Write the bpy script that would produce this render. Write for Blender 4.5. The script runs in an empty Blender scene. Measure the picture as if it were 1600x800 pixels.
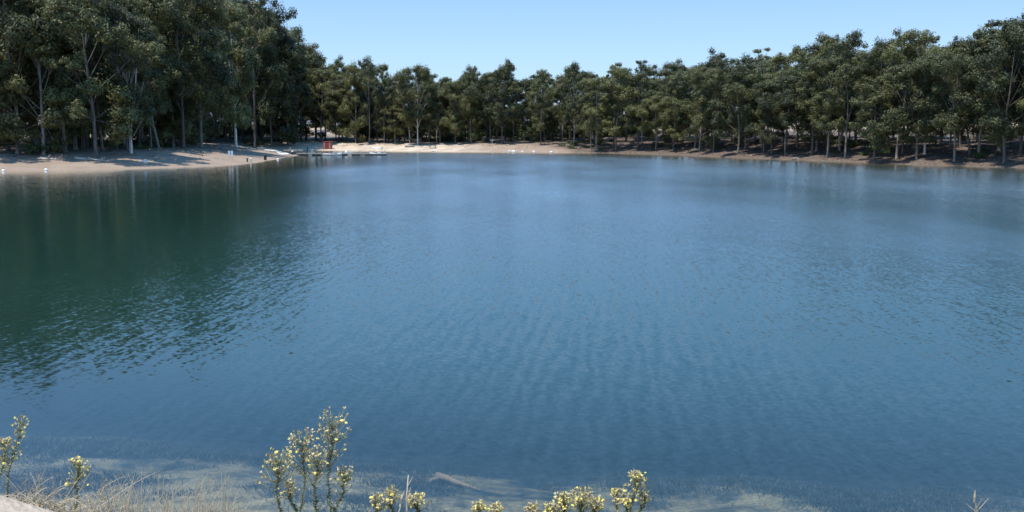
import bpy, math, random
import numpy as np
from mathutils import Vector, Matrix

R = math.radians
random.seed(7)
rng = np.random.default_rng(11)
scene = bpy.context.scene
COL = scene.collection

# ------------------------------------------------------------------ camera numbers
F = 1537.0
CAMZ = 5.0
PITCH = R(7.23)
SUN_EL = R(69)
SUN_TO = Vector((-0.90, -0.36, 0)).normalized()      # ground direction towards the sun


def ray(px, py):
    u = (px - 800) / F
    v = (400 - py) / F
    c, s = math.cos(PITCH), math.sin(PITCH)
    return Vector((u, c + v * s, -s + v * c))


def at_depth(px, py, Y):
    r = ray(px, py)
    return Vector((r.x / r.y * Y, Y, CAMZ + r.z / r.y * Y))


def to_px(x, y, z):
    c, s = math.cos(PITCH), math.sin(PITCH)
    dz = z - CAMZ
    fwd = y * c - dz * s
    up = y * s + dz * c
    return 800 + x / fwd * F, 400 - up / fwd * F


# ------------------------------------------------------------------ value noise
_tab = np.random.default_rng(3).random((256, 256))


def vnoise(x, y, seed=0):
    x = np.asarray(x, float) + seed * 17.3
    y = np.asarray(y, float) + seed * 9.7
    xi = np.floor(x).astype(int); yi = np.floor(y).astype(int)
    fx = x - xi; fy = y - yi
    fx = fx * fx * (3 - 2 * fx); fy = fy * fy * (3 - 2 * fy)
    a = _tab[xi % 256, yi % 256]; b = _tab[(xi + 1) % 256, yi % 256]
    c = _tab[xi % 256, (yi + 1) % 256]; d = _tab[(xi + 1) % 256, (yi + 1) % 256]
    return (a * (1 - fx) + b * fx) * (1 - fy) + (c * (1 - fx) + d * fx) * fy - 0.5


def fbm(x, y, seed=0, o=3):
    t = 0
    for k in range(o):
        t = t + vnoise(x * 2 ** k, y * 2 ** k, seed + k) * 0.5 ** k
    return t


def sst(a, b, x):
    t = np.clip((x - a) / (b - a), 0, 1)
    return t * t * (3 - 2 * t)


# ------------------------------------------------------------------ shoreline and terrain
def wat(px, py):
    r = ray(px, py)
    t = -CAMZ / r.z
    return (r.x * t, r.y * t)


_far = [(0, 268), (60, 266.5), (120, 266), (200, 264), (260, 262.5), (320, 260), (370, 257.5), (410, 253),
        (440, 247.5), (462, 243.5), (466, 242.3), (455, 240.5), (440, 238), (425, 236), (420, 235.2), (440, 234.7),
        (480, 234.8), (540, 235), (600, 235.8), (660, 236.3), (720, 237), (770, 237.3), (830, 238), (900, 238.6),
        (960, 239.5), (1020, 241), (1100, 244), (1180, 247.5), (1240, 249.3), (1300, 252), (1360, 254), (1420, 257),
        (1500, 259), (1560, 261), (1600, 262)]
SHORE = [wat(*p) for p in _far]
SHORE += [(78, 118), (86, 90), (84, 60), (72, 32), (55, 16), (30, 10.6), (0, 10), (-30, 10.6), (-55, 18), (-72, 40), (-80, 75), (-76, 105)]


def smooth_poly(P, n=4):
    out = []
    m = len(P)
    for i in range(m):
        p0, p1, p2, p3 = [np.array(P[(i + k - 1) % m]) for k in range(4)]
        for j in range(n):
            t = j / n
            out.append(0.5 * ((2 * p1) + (-p0 + p2) * t + (2 * p0 - 5 * p1 + 4 * p2 - p3) * t * t + (-p0 + 3 * p1 - 3 * p2 + p3) * t ** 3))
    return np.array(out)


POLY = smooth_poly(SHORE, 3)


def sdist(x, y):
    x = np.asarray(x, float); y = np.asarray(y, float)
    best = np.full(x.shape, 1e18)
    inside = np.zeros(x.shape, bool)
    n = len(POLY)
    for i in range(n):
        ax, ay = POLY[i]; bx, by = POLY[(i + 1) % n]
        dx, dy = bx - ax, by - ay
        t = np.clip(((x - ax) * dx + (y - ay) * dy) / (dx * dx + dy * dy + 1e-9), 0, 1)
        d = (x - ax - t * dx) ** 2 + (y - ay - t * dy) ** 2
        best = np.minimum(best, d)
        cond = (ay > y) != (by > y)
        xin = ax + (y - ay) / (by - ay + 1e-12) * dx
        inside ^= cond & (x < xin)
    s = np.sqrt(best)
    s = np.where(inside, -s, s)
    return s + vnoise(x * 0.22, y * 0.22, 5) * 0.9 * sst(30, 60, y)


def edge_y(x):
    return np.maximum(3.45, 3.98 - 0.60 * (np.clip(x, -3, 9) + 1.95)) + 0.10 * vnoise(x * 1.3, x * 0.0, 2)


def height(x, y):
    x = np.asarray(x, float); y = np.asarray(y, float)
    s = sdist(x, y)
    wr = sst(18, 45, x)
    sl = 0.13 + 0.06 * wr
    land = np.minimum(s, 14) * sl + np.clip(s - 14, 0, 80) * 0.036 + np.clip(s - 94, 0, 900) * 0.010
    land = land + fbm(x * 0.07, y * 0.07, 1) * 0.9 * sst(5, 40, s) + vnoise(x * 0.5, y * 0.5, 4) * 0.16 * sst(1, 9, s)
    bed = np.maximum(-0.15 * np.abs(s), -4.5)
    zf = np.where(s > 0, land, bed)
    ye = edge_y(x)
    d = y - ye
    zn = np.where(d < 0, 3.4 + 0.02 * vnoise(x * 6, y * 6, 9),
                  np.maximum(3.4 - d * 0.55, -0.01 - (y - (9.9 - 0.24 * np.clip(x, -14, 0) - 0.09 * np.clip(x, 0, 14))) * 0.15))
    zn = zn + fbm(x * 0.55, y * 0.55, 6) * 0.22 * sst(1.0, 5, d)
    zn = zn - np.clip(y - (16.5 - 0.24 * np.clip(x, -14, 0) - 0.12 * np.clip(x, 0, 14)), 0, 60) * 0.16
    zn = np.maximum(zn, -5)
    w = sst(46, 30, y) * sst(78, 50, np.abs(x))
    return zf * (1 - w) + zn * w


def hz(x, y):
    return float(height(np.array([x]), np.array([y]))[0])


def ground_hit(px, py):
    r = ray(px, py)
    t = np.linspace(2, 420, 8400)
    z = CAMZ + r.z * t
    h = height(r.x * t, r.y * t)
    k = np.argmax(z < np.maximum(h, 0))
    if not (z < np.maximum(h, 0)).any():
        k = len(t) - 1
    return Vector((r.x * t[k], r.y * t[k], float(max(h[k], 0))))


# ------------------------------------------------------------------ object helpers
def tag(o, label=None, cat=None, group=None, kind=None):
    if label: o["label"] = label
    if cat: o["category"] = cat
    if group: o["group"] = group
    if kind: o["kind"] = kind
    return o


class MB:
    """collects shapes and links them as one mesh object"""
    def __init__(self):
        self.v = []; self.f = []; self.n = 0

    def add(self, verts, faces):
        self.v.append(np.asarray(verts, float))
        k = self.n
        self.f += [tuple(i + k for i in f) for f in faces]
        self.n += len(verts)

    def box(self, c, size, rz=0, tilt=None):
        x, y, z = [s / 2 for s in size]
        vs = [Vector((sx * x, sy * y, sz * z)) for sx in (-1, 1) for sy in (-1, 1) for sz in (-1, 1)]
        M = Matrix.Rotation(rz, 3, 'Z')
        if tilt: M = M @ Matrix.Rotation(tilt[0], 3, 'X') @ Matrix.Rotation(tilt[1], 3, 'Y')
        vs = [tuple(M @ v + Vector(c)) for v in vs]
        self.add(vs, [(0, 1, 3, 2), (4, 6, 7, 5), (0, 4, 5, 1), (2, 3, 7, 6), (0, 2, 6, 4), (1, 5, 7, 3)])
        return self

    def tube(self, pts, rad, sides=7):
        pts = [Vector(p) for p in pts]
        n = len(pts)
        vs = []
        for i, p in enumerate(pts):
            t = (pts[min(i + 1, n - 1)] - pts[max(i - 1, 0)])
            if t.length < 1e-9: t = Vector((0, 0, 1))
            t.normalize()
            a = t.cross(Vector((0, 1, 0.02)) if abs(t.y) < 0.9 else Vector((1, 0, 0))).normalized()
            b = t.cross(a)
            r = rad[i] if hasattr(rad, '__len__') else rad
            for k in range(sides):
                w = 2 * math.pi * k / sides
                vs.append(tuple(p + (a * math.cos(w) + b * math.sin(w)) * r))
        fs = []
        for i in range(n - 1):
            for k in range(sides):
                k2 = (k + 1) % sides
                fs.append((i * sides + k, i * sides + k2, (i + 1) * sides + k2, (i + 1) * sides + k))
        fs.append(tuple(range(sides - 1, -1, -1)))
        fs.append(tuple((n - 1) * sides + k for k in range(sides)))
        self.add(vs, fs)
        return self

    def blob(self, c, r, seed=0, rough=0.25, nu=10, nv=7, squash=(1, 1, 1)):
        g = random.Random(seed)
        ph = [g.uniform(0, 6.28) for _ in range(6)]
        vs = []
        for j in range(nv + 1):
            th = math.pi * j / nv
            for i in range(nu):
                a = 2 * math.pi * i / nu
                d = Vector((math.sin(th) * math.cos(a), math.sin(th) * math.sin(a), math.cos(th)))
                k = 1 + rough * (math.sin(3 * d.x + ph[0]) * math.sin(2.5 * d.y + ph[1]) + 0.6 * math.sin(5 * d.z + ph[2] + 4 * d.x) * math.sin(6 * d.y + ph[3]))
                vs.append((c[0] + d.x * k * r * squash[0], c[1] + d.y * k * r * squash[1], c[2] + d.z * k * r * squash[2]))
        fs = []
        for j in range(nv):
            for i in range(nu):
                i2 = (i + 1) % nu
                fs.append((j * nu + i, (j + 1) * nu + i, (j + 1) * nu + i2, j * nu + i2))
        self.add(vs, fs)
        return self

    def mesh(self, name, mat, smooth=False):
        me = bpy.data.meshes.new(name)
        v = np.concatenate(self.v) if self.v else np.zeros((0, 3))
        me.from_pydata(v.tolist(), [], self.f)
        if smooth: me.polygons.foreach_set('use_smooth', [True] * len(me.polygons))
        me.materials.append(mat)
        me.update()
        return me

    def build(self, name, mat, parent=None, smooth=False):
        o = bpy.data.objects.new(name, self.mesh(name, mat, smooth))
        COL.objects.link(o)
        if parent: o.parent = parent
        return o


def empty(name, loc, rz=0):
    o = bpy.data.objects.new(name, None)
    COL.objects.link(o)
    o.location = loc
    o.rotation_euler = (0, 0, rz)
    o.empty_display_size = 0.3
    return o


def copy_tree(o, parent=None):
    c = o.copy(); COL.objects.link(c)
    if parent: c.parent = parent
    for ch in list(o.children):
        copy_tree(ch, c)
    return c


# ------------------------------------------------------------------ materials
class NT:
    def __init__(self, name):
        self.m = bpy.data.materials.new(name); self.m.use_nodes = True
        self.t = self.m.node_tree; self.t.nodes.clear()
        self.out = self.t.nodes.new('ShaderNodeOutputMaterial')

    def n(self, typ, **kw):
        nd = self.t.nodes.new('ShaderNode' + typ)
        for k, v in kw.items():
            if k.startswith('i_'):
                key = k[2:]
                key = int(key) if key.isdigit() else key.replace('_', ' ')
                if hasattr(v, 'is_output'): self.t.links.new(v, nd.inputs[key])
                else: nd.inputs[key].default_value = v
            else:
                setattr(nd, k, v)
        return nd

    def link(self, a, b): self.t.links.new(a, b)

    def math(self, op, a, b=None, c=None, clamp=False):
        nd = self.t.nodes.new('ShaderNodeMath'); nd.operation = op; nd.use_clamp = clamp
        for i, x in enumerate((a, b, c)):
            if x is None: continue
            if hasattr(x, 'is_output'): self.t.links.new(x, nd.inputs[i])
            else: nd.inputs[i].default_value = x
        return nd.outputs[0]

    def ramp(self, fac, stops):
        nd = self.t.nodes.new('ShaderNodeValToRGB')
        self.t.links.new(fac, nd.inputs[0])
        e = nd.color_ramp.elements
        while len(e) < len(stops): e.new(0.5)
        for i, (p, c) in enumerate(stops):
            e[i].position = p
            e[i].color = (c, c, c, 1) if isinstance(c, (int, float)) else tuple(c) + (1,)
        return nd.outputs[0]

    def mix(self, fac, a, b):
        nd = self.t.nodes.new('ShaderNodeMix'); nd.data_type = 'RGBA'
        if hasattr(fac, 'is_output'): self.t.links.new(fac, nd.inputs[0])
        else: nd.inputs[0].default_value = fac
        for i, x in ((6, a), (7, b)):
            if hasattr(x, 'is_output'): self.t.links.new(x, nd.inputs[i])
            else: nd.inputs[i].default_value = tuple(x) + (1,)
        return nd.outputs[2]

    def noise(self, vec, scale, detail=4, rough=0.55):
        nd = self.n('TexNoise'); nd.inputs['Scale'].default_value = scale
        nd.inputs['Detail'].default_value = detail; nd.inputs['Roughness'].default_value = rough
        if vec is not None: self.t.links.new(vec, nd.inputs['Vector'])
        return nd


def simple(name, col, rough=0.7, var=0.18, scale=6.0, metal=0.0):
    k = NT(name)
    tc = k.n('TexCoord')
    nz = k.noise(tc.outputs['Object'], scale, 4)
    f = k.ramp(nz.outputs['Fac'], [(0.3, 0.0), (0.7, 1.0)])
    c = k.mix(f, [max(0, x * (1 - var)) for x in col], [x * (1 + var) for x in col])
    b = k.n('BsdfPrincipled', i_Base_Color=c, i_Roughness=rough, i_Metallic=metal)
    k.link(b.outputs[0], k.out.inputs[0])
    return k.m


def leaf_material(name, dark, light, translucent=0.3, spec=0.3):
    k = NT(name)
    geo = k.n('NewGeometry')
    oi = k.n('ObjectInfo')
    f = k.math('ADD', k.math('MULTIPLY', geo.outputs['Random Per Island'], 0.32), k.math('MULTIPLY', oi.outputs['Random'], 0.68))
    tc = k.n('TexCoord')
    nz = k.noise(tc.outputs['Object'], 0.35, 2)
    f = k.math('ADD', f, k.math('MULTIPLY', k.math('SUBTRACT', nz.outputs['Fac'], 0.5), 1.3), clamp=True)
    c = k.ramp(f, [(0.0, dark), (0.55, [(a + b) / 2 for a, b in zip(dark, light)]), (1.0, light)])
    b = k.n('BsdfPrincipled', i_Base_Color=c, i_Roughness=0.55)
    b.inputs['Specular IOR Level'].default_value = spec
    tr = k.n('BsdfTranslucent', i_Color=c)
    mx = k.n('MixShader', i_0=translucent)
    k.link(b.outputs[0], mx.inputs[1]); k.link(tr.outputs[0], mx.inputs[2])
    k.link(mx.outputs[0], k.out.inputs[0])
    return k.m


def bark_material(name, pale, brown, amount):
    k = NT(name)
    tc = k.n('TexCoord')
    mp = k.n('Mapping', i_Vector=tc.outputs['Object']); mp.inputs['Scale'].default_value = (3.0, 3.0, 0.5)
    nz = k.noise(mp.outputs[0], 1.2, 5, 0.65)
    oi = k.n('ObjectInfo')
    f = k.math('ADD', nz.outputs['Fac'], k.math('MULTIPLY', k.math('SUBTRACT', oi.outputs['Random'], 0.5), 0.35))
    f = k.ramp(f, [(0.5 - amount - 0.12, 0.0), (0.5 - amount + 0.12, 1.0)])
    c = k.mix(f, brown, pale)
    b = k.n('BsdfPrincipled', i_Base_Color=c, i_Roughness=0.8)
    k.link(b.outputs[0], k.out.inputs[0])
    return k.m


M = {}
M['leaf'] = leaf_material('eucalyptus_leaves', (0.040, 0.049, 0.026), (0.165, 0.160, 0.056), 0.30)
M['bush'] = leaf_material('bush_leaves', (0.030, 0.050, 0.020), (0.085, 0.105, 0.035), 0.28)
M['bark'] = bark_material('eucalyptus_bark', (0.225, 0.198, 0.168), (0.075, 0.060, 0.048), -0.02)
M['white_bark'] = bark_material('white_bark', (0.60, 0.545, 0.48), (0.27, 0.22, 0.18), 0.12)
M['white'] = simple('white_paint', (0.74, 0.74, 0.72), 0.5, 0.08)
M['black'] = simple('black_plastic', (0.022, 0.024, 0.024), 0.5, 0.3)
M['grey_wood'] = simple('weathered_wood', (0.34, 0.31, 0.27), 0.85, 0.25, 4)
M['pale_wood'] = simple('pale_deck_boards', (0.33, 0.31, 0.285), 0.8, 0.15, 3)
M['red'] = simple('red_paint', (0.20, 0.04, 0.036), 0.6, 0.2)
M['pink'] = simple('faded_red_paint', (0.38, 0.15, 0.13), 0.6, 0.2)
M['roof'] = simple('dark_roof_sheet', (0.045, 0.045, 0.06), 0.6, 0.2)
M['yellow'] = simple('yellow_paint', (0.62, 0.40, 0.05), 0.6, 0.15)
M['concrete'] = simple('pale_concrete', (0.52, 0.48, 0.42), 0.9, 0.15, 2)
M['rock'] = simple('grey_rock', (0.20, 0.185, 0.165), 0.9, 0.3, 4)
M['pale_rock'] = simple('pale_rock', (0.55, 0.52, 0.47), 0.9, 0.25, 4)
M['white_rock'] = simple('white_rock', (0.56, 0.54, 0.50), 0.9, 0.3, 4)
M['tan_rock'] = simple('tan_rock', (0.27, 0.18, 0.12), 0.9, 0.3, 5)
M['lilac'] = simple('lilac_canvas', (0.50, 0.49, 0.60), 0.8, 0.1)
M['glass'] = simple('dark_window', (0.03, 0.035, 0.05), 0.15, 0.1)
M['rubber'] = simple('black_rubber', (0.02, 0.02, 0.02), 0.8, 0.2)


def ground_material():
    k = NT('lake_ground')
    at = k.n('Attribute', attribute_name='shore')
    dark = k.n('Attribute', attribute_name='bank_shade').outputs['Fac']; cream = k.n('Attribute', attribute_name='cream_sand').outputs['Fac']
    s = at.outputs['Fac']
    geo = k.n('NewGeometry')
    P = geo.outputs['Position']
    n1 = k.noise(P, 0.25, 5, 0.6)
    n2 = k.noise(P, 2.2, 5, 0.65)
    n3 = k.noise(P, 14.0, 3, 0.6)
    # dry land: sand near the water, leaf litter under the trees, brown field far off
    sand = k.mix(n2.outputs['Fac'], (0.205, 0.150, 0.110), (0.300, 0.235, 0.180))
    sand = k.mix(cream, sand, k.mix(n2.outputs['Fac'], (0.38, 0.31, 0.235), (0.54, 0.455, 0.36)))
    sand = k.mix(k.ramp(n1.outputs['Fac'], [(0.42, 0.0), (0.66, 0.6)]), sand, (0.19, 0.135, 0.10))
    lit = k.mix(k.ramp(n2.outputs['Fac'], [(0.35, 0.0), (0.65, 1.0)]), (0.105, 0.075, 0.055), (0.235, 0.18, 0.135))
    lit = k.mix(k.math('MULTIPLY', dark, 0.75), lit, k.mix(k.ramp(n2.outputs['Fac'], [(0.45, 0.0), (0.75, 1.0)]), (0.050, 0.036, 0.032), (0.20, 0.15, 0.115)))  # shade along this bank, with paler streaks, painted into the litter colour
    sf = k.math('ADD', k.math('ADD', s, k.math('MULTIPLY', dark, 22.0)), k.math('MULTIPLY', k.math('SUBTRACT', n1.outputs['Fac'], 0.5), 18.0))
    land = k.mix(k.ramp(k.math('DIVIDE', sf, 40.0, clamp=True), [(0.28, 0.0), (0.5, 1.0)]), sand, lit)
    fieldc = k.mix(n1.outputs['Fac'], (0.25, 0.18, 0.125), (0.36, 0.28, 0.20))
    land = k.mix(k.ramp(k.math('DIVIDE', s, 200.0, clamp=True), [(0.3, 0.0), (0.5, 1.0)]), land, fieldc)
    spk = k.ramp(n3.outputs['Fac'], [(0.35, 0.82), (0.65, 1.08)])
    mul = k.n('Mix', data_type='RGBA', blend_type='MULTIPLY'); mul.inputs[0].default_value = 1.0
    k.link(land, mul.inputs[6]); k.link(spk, mul.inputs[7])
    land = mul.outputs[2]
    # lake bed: grey silt with dark weed patches
    bn = k.noise(P, 0.9, 5, 0.62)
    bn2 = k.noise(P, 3.5, 4, 0.6)
    silt = k.mix(bn2.outputs['Fac'], (0.15, 0.115, 0.068), (0.44, 0.355, 0.225))
    silt = k.mix(k.ramp(n3.outputs['Fac'], [(0.38, 0.55), (0.62, 0.0)]), silt, (0.085, 0.075, 0.055))
    bn3 = k.noise(P, 1.7, 4, 0.7)
    silt = k.mix(k.ramp(bn3.outputs['Fac'], [(0.47, 0.0), (0.60, 0.85)]), silt, (0.075, 0.070, 0.055))
    dep = k.n('SeparateXYZ', i_Vector=P).outputs[2]
    # weed grows thicker with depth
    wf = k.math('ADD', bn.outputs['Fac'], k.math('MULTIPLY', k.math('ADD', dep, 0.80), -0.40))
    wf = k.math('ADD', wf, k.math('MULTIPLY', k.math('SUBTRACT', bn2.outputs['Fac'], 0.5), 0.5))
    weed = k.ramp(wf, [(0.42, 0.0), (0.66, 1.0)])
    bed = k.mix(weed, silt, (0.022, 0.030, 0.040))
    fz = k.ramp(k.math('ADD', k.math('MULTIPLY', dep, 2.5), 0.5, clamp=True), [(0.35, 0.0), (0.6, 1.0)])
    col = k.mix(fz, bed, land)
    hgt = k.math('ADD', k.math('MULTIPLY', n2.outputs['Fac'], 0.10), k.math('MULTIPLY', n3.outputs['Fac'], 0.03))
    bp = k.n('Bump', i_Height=hgt, i_Strength=0.8, i_Distance=1.0)
    b = k.n('BsdfPrincipled', i_Base_Color=col, i_Roughness=0.92, i_Normal=bp.outputs[0])
    b.inputs['Specular IOR Level'].default_value = 0.2
    k.link(b.outputs[0], k.out.inputs[0])
    return k.m


def water_material():
    k = NT('lake_water')
    geo = k.n('NewGeometry'); P = geo.outputs['Position']
    dp = k.n('Attribute', attribute_name='depth').outputs['Fac']
    xyz = k.n('SeparateXYZ', i_Vector=P)
    X, Y = xyz.outputs[0], xyz.outputs[1]

    def nz(sx, sy, scale, detail, rot=0.0):
        mp = k.n('Mapping', i_Vector=P)
        mp.inputs['Rotation'].default_value = (0, 0, rot)
        mp.inputs['Scale'].default_value = (sx, sy, 1)
        nn = k.noise(mp.outputs[0], scale, detail, 0.5)
        sp = k.n('SeparateColor', i_Color=nn.outputs['Color'])
        return k.math('SUBTRACT', sp.outputs[0], 0.5), k.math('SUBTRACT', sp.outputs[1], 0.5), nn

    # crests run away from the shore, a little to one side
    ax, ay, _ = nz(1.0, 0.27, 4.6, 3, R(24))       # ripples about 0.4 m apart
    bx, by, _ = nz(1.0, 0.30, 0.75, 1, R(22))      # longer undulation
    cx, cy, _ = nz(1.0, 0.8, 10.0, 2, R(-4))      # fine chop
    # gusts: broad areas of rougher and smoother water; the grove shelters the side under it
    gm = k.n('Mapping', i_Vector=P); gm.inputs['Scale'].default_value = (0.05, 0.018, 1)
    gust = k.noise(gm.outputs[0], 1.0, 3, 0.55).outputs['Fac']
    shel = k.n('MapRange', i_Value=k.math('SUBTRACT', X, k.math('MULTIPLY', Y, -0.206)), interpolation_type='SMOOTHSTEP')
    shel.inputs['From Min'].default_value = -8.0; shel.inputs['From Max'].default_value = 6.0
    shel.inputs['To Min'].default_value = 0.42; shel.inputs['To Max'].default_value = 1.0
    amp = k.math('MULTIPLY', shel.outputs[0], k.math('ADD', 0.6, k.math('MULTIPLY', gust, 0.8)))
    edge = k.n('MapRange', i_Value=dp, interpolation_type='SMOOTHSTEP'); edge.inputs['From Max'].default_value = 4.4; edge.inputs['To Min'].default_value = 0.42; edge.inputs['To Max'].default_value = 1.0
    amp = k.math('MULTIPLY', amp, edge.outputs[0])
    sx = k.math('ADD', k.math('MULTIPLY', ax, 0.20), k.math('ADD', k.math('MULTIPLY', bx, 0.04), k.math('MULTIPLY', cx, 0.20)))
    sy = k.math('ADD', k.math('MULTIPLY', ay, 0.07), k.math('ADD', k.math('MULTIPLY', by, 0.03), k.math('MULTIPLY', cy, 0.30)))
    wmp = k.n('Mapping', i_Vector=P); wmp.inputs['Rotation'].default_value = (0, 0, R(38)); wmp.inputs['Scale'].default_value = (1.0, 0.16, 1)
    wv_ = k.n('TexWave', wave_type='BANDS', bands_direction='X', wave_profile='SIN', i_Vector=wmp.outputs[0])
    wv_.inputs['Scale'].default_value = 1.0; wv_.inputs['Distortion'].default_value = 8.0
    wv_.inputs['Detail'].default_value = 2.0; wv_.inputs['Detail Scale'].default_value = 1.3
    crest = k.math('MULTIPLY', k.math('SUBTRACT', wv_.outputs['Fac'], 0.5), k.ramp(gust, [(0.33, 0.12), (0.6, 1.0)]))
    fade = k.n('MapRange', i_Value=Y); fade.inputs['From Min'].default_value = 16; fade.inputs['From Max'].default_value = 44; fade.inputs['To Min'].default_value = 1; fade.inputs['To Max'].default_value = 0.06
    crest = k.math('MULTIPLY', crest, k.math('MULTIPLY', fade.outputs[0], k.math('POWER', shel.outputs[0], 2.5)))
    sx = k.math('ADD', sx, k.math('MULTIPLY', crest, 0.24)); sy = k.math('ADD', sy, k.math('MULTIPLY', crest, -0.14))
    sx = k.math('MULTIPLY', sx, amp); sy = k.math('MULTIPLY', sy, amp)
    nv = k.n('CombineXYZ'); k.link(sx, nv.inputs[0]); k.link(sy, nv.inputs[1]); nv.inputs[2].default_value = 1.0
    nrm = k.n('VectorMath', operation='NORMALIZE'); k.link(nv.outputs[0], nrm.inputs[0])
    N = nrm.outputs[0]
    fr = k.n('Fresnel', i_IOR=1.333, i_Normal=N)
    rg = k.math('MAXIMUM', k.math('MULTIPLY', amp, 0.20), 0.08)
    gl = k.n('BsdfGlossy', i_Roughness=rg, i_Normal=N)
    gl.inputs['Color'].default_value = (1, 1, 1, 1)
    body = k.n('BsdfDiffuse'); body.inputs['Color'].default_value = (0.007, 0.028, 0.019, 1)
    tr = k.n('BsdfTransparent'); tr.inputs['Color'].default_value = (0.90, 0.96, 0.93, 1)
    T = k.math('POWER', 2.718, k.math('MULTIPLY', k.math('MAXIMUM', dp, 0.0), -0.55))
    m1 = k.n('MixShader', i_0=T)
    k.link(body.outputs[0], m1.inputs[1]); k.link(tr.outputs[0], m1.inputs[2])
    m2 = k.n('MixShader', i_0=fr.outputs[0])
    k.link(m1.outputs[0], m2.inputs[1]); k.link(gl.outputs[0], m2.inputs[2])
    k.link(m2.outputs[0], k.out.inputs[0])
    return k.m


# ------------------------------------------------------------------ ground and water sheets
def axis(segs):
    out = [segs[0][0]]
    for a, b, n in segs:
        out += list(np.linspace(a, b, n + 1)[1:])
    return np.array(out)


def sheet(name, xs, ys, zfun, keep=None):
    gx, gy = np.meshgrid(xs, ys)
    z = zfun(gx.ravel(), gy.ravel())
    v = np.stack([gx.ravel(), gy.ravel(), z], 1)
    nx, ny = len(xs), len(ys)
    i = np.arange(nx * ny).reshape(ny, nx)
    q = np.stack([i[:-1, :-1], i[:-1, 1:], i[1:, 1:], i[1:, :-1]], -1).reshape(-1, 4)
    if keep is not None:
        kv = keep(v)
        q = q[kv[q].any(1)]
        used = np.unique(q)
        remap = np.full(len(v), -1); remap[used] = np.arange(len(used))
        v = v[used]; q = remap[q]
    me = bpy.data.meshes.new(name)
    me.vertices.add(len(v)); me.vertices.foreach_set('co', v.ravel())
    me.loops.add(q.size); me.loops.foreach_set('vertex_index', q.ravel())
    me.polygons.add(len(q)); me.polygons.foreach_set('loop_start', np.arange(0, q.size, 4)); me.polygons.foreach_set('loop_total', np.full(len(q), 4))
    me.polygons.foreach_set('use_smooth', np.ones(len(q), bool))
    me.update(calc_edges=True); me.validate()
    o = bpy.data.objects.new(name, me); COL.objects.link(o)
    return o, v


xs = axis([(-2600, -400, 14), (-400, -130, 30), (-130, -30, 80), (-30, -12, 36), (-12, 12, 96), (12, 30, 36), (30, 130, 80), (130, 400, 30), (400, 2600, 14)])
ys = axis([(-120, -6, 12), (-6, 3, 12), (3, 24, 105), (24, 60, 36), (60, 120, 40), (120, 320, 200), (320, 500, 30), (500, 3000, 16)])
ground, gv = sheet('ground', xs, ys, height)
a = ground.data.attributes.new('shore', 'FLOAT', 'POINT'); a.data.foreach_set('value', sdist(gv[:, 0], gv[:, 1]))
a = ground.data.attributes.new('bank_shade', 'FLOAT', 'POINT'); a.data.foreach_set('value', sst(2, 22, gv[:, 0]) * sst(60, 90, gv[:, 1]))  # mask for the tree shade painted on the right-hand bank
a = ground.data.attributes.new('cream_sand', 'FLOAT', 'POINT'); a.data.foreach_set('value', sst(225, 240, gv[:, 1]) * sst(2, -22, gv[:, 0]) + 0.45 * sst(30, 12, gv[:, 1]))
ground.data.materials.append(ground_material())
tag(ground, 'dry sandy ground and banks round the lake', 'ground', kind='structure')

wx = axis([(-130, -30, 50), (-30, 30, 120), (30, 130, 50)])
wy = axis([(4, 26, 88), (26, 60, 34), (60, 130, 50), (130, 280, 150)])
water, wv = sheet('water', wx, wy, lambda x, y: 0 * x, keep=lambda v: height(v[:, 0], v[:, 1]) < 0.25)
dpt = -height(wv[:, 0], wv[:, 1])
a = water.data.attributes.new('depth', 'FLOAT', 'POINT'); a.data.foreach_set('value', dpt)
water.data.materials.append(water_material())
tag(water, 'wide blue rippled lake with shallow clear edge', 'lake', kind='structure')

# distant hill seen in slits between the trunks
hx = np.linspace(-1500, 1700, 120); hy = np.linspace(1500, 2300, 24)
hill, _ = sheet('hills', hx, hy, lambda x, y: 10 + (46 + 30 * fbm(x * 0.0026, x * 0, 8)) * np.sin(np.clip((y - 1500) / 800, 0, 1) * math.pi) ** 0.8)
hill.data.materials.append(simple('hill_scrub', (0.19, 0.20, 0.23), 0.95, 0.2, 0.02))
tag(hill, 'low blue grey hills far behind the trees', 'hills', kind='structure')


# ------------------------------------------------------------------ trees
def bez(p0, p1, p2, n):
    return [p0 * (1 - t) ** 2 + p1 * 2 * t * (1 - t) + p2 * t * t for t in [i / n for i in range(n + 1)]]


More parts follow.
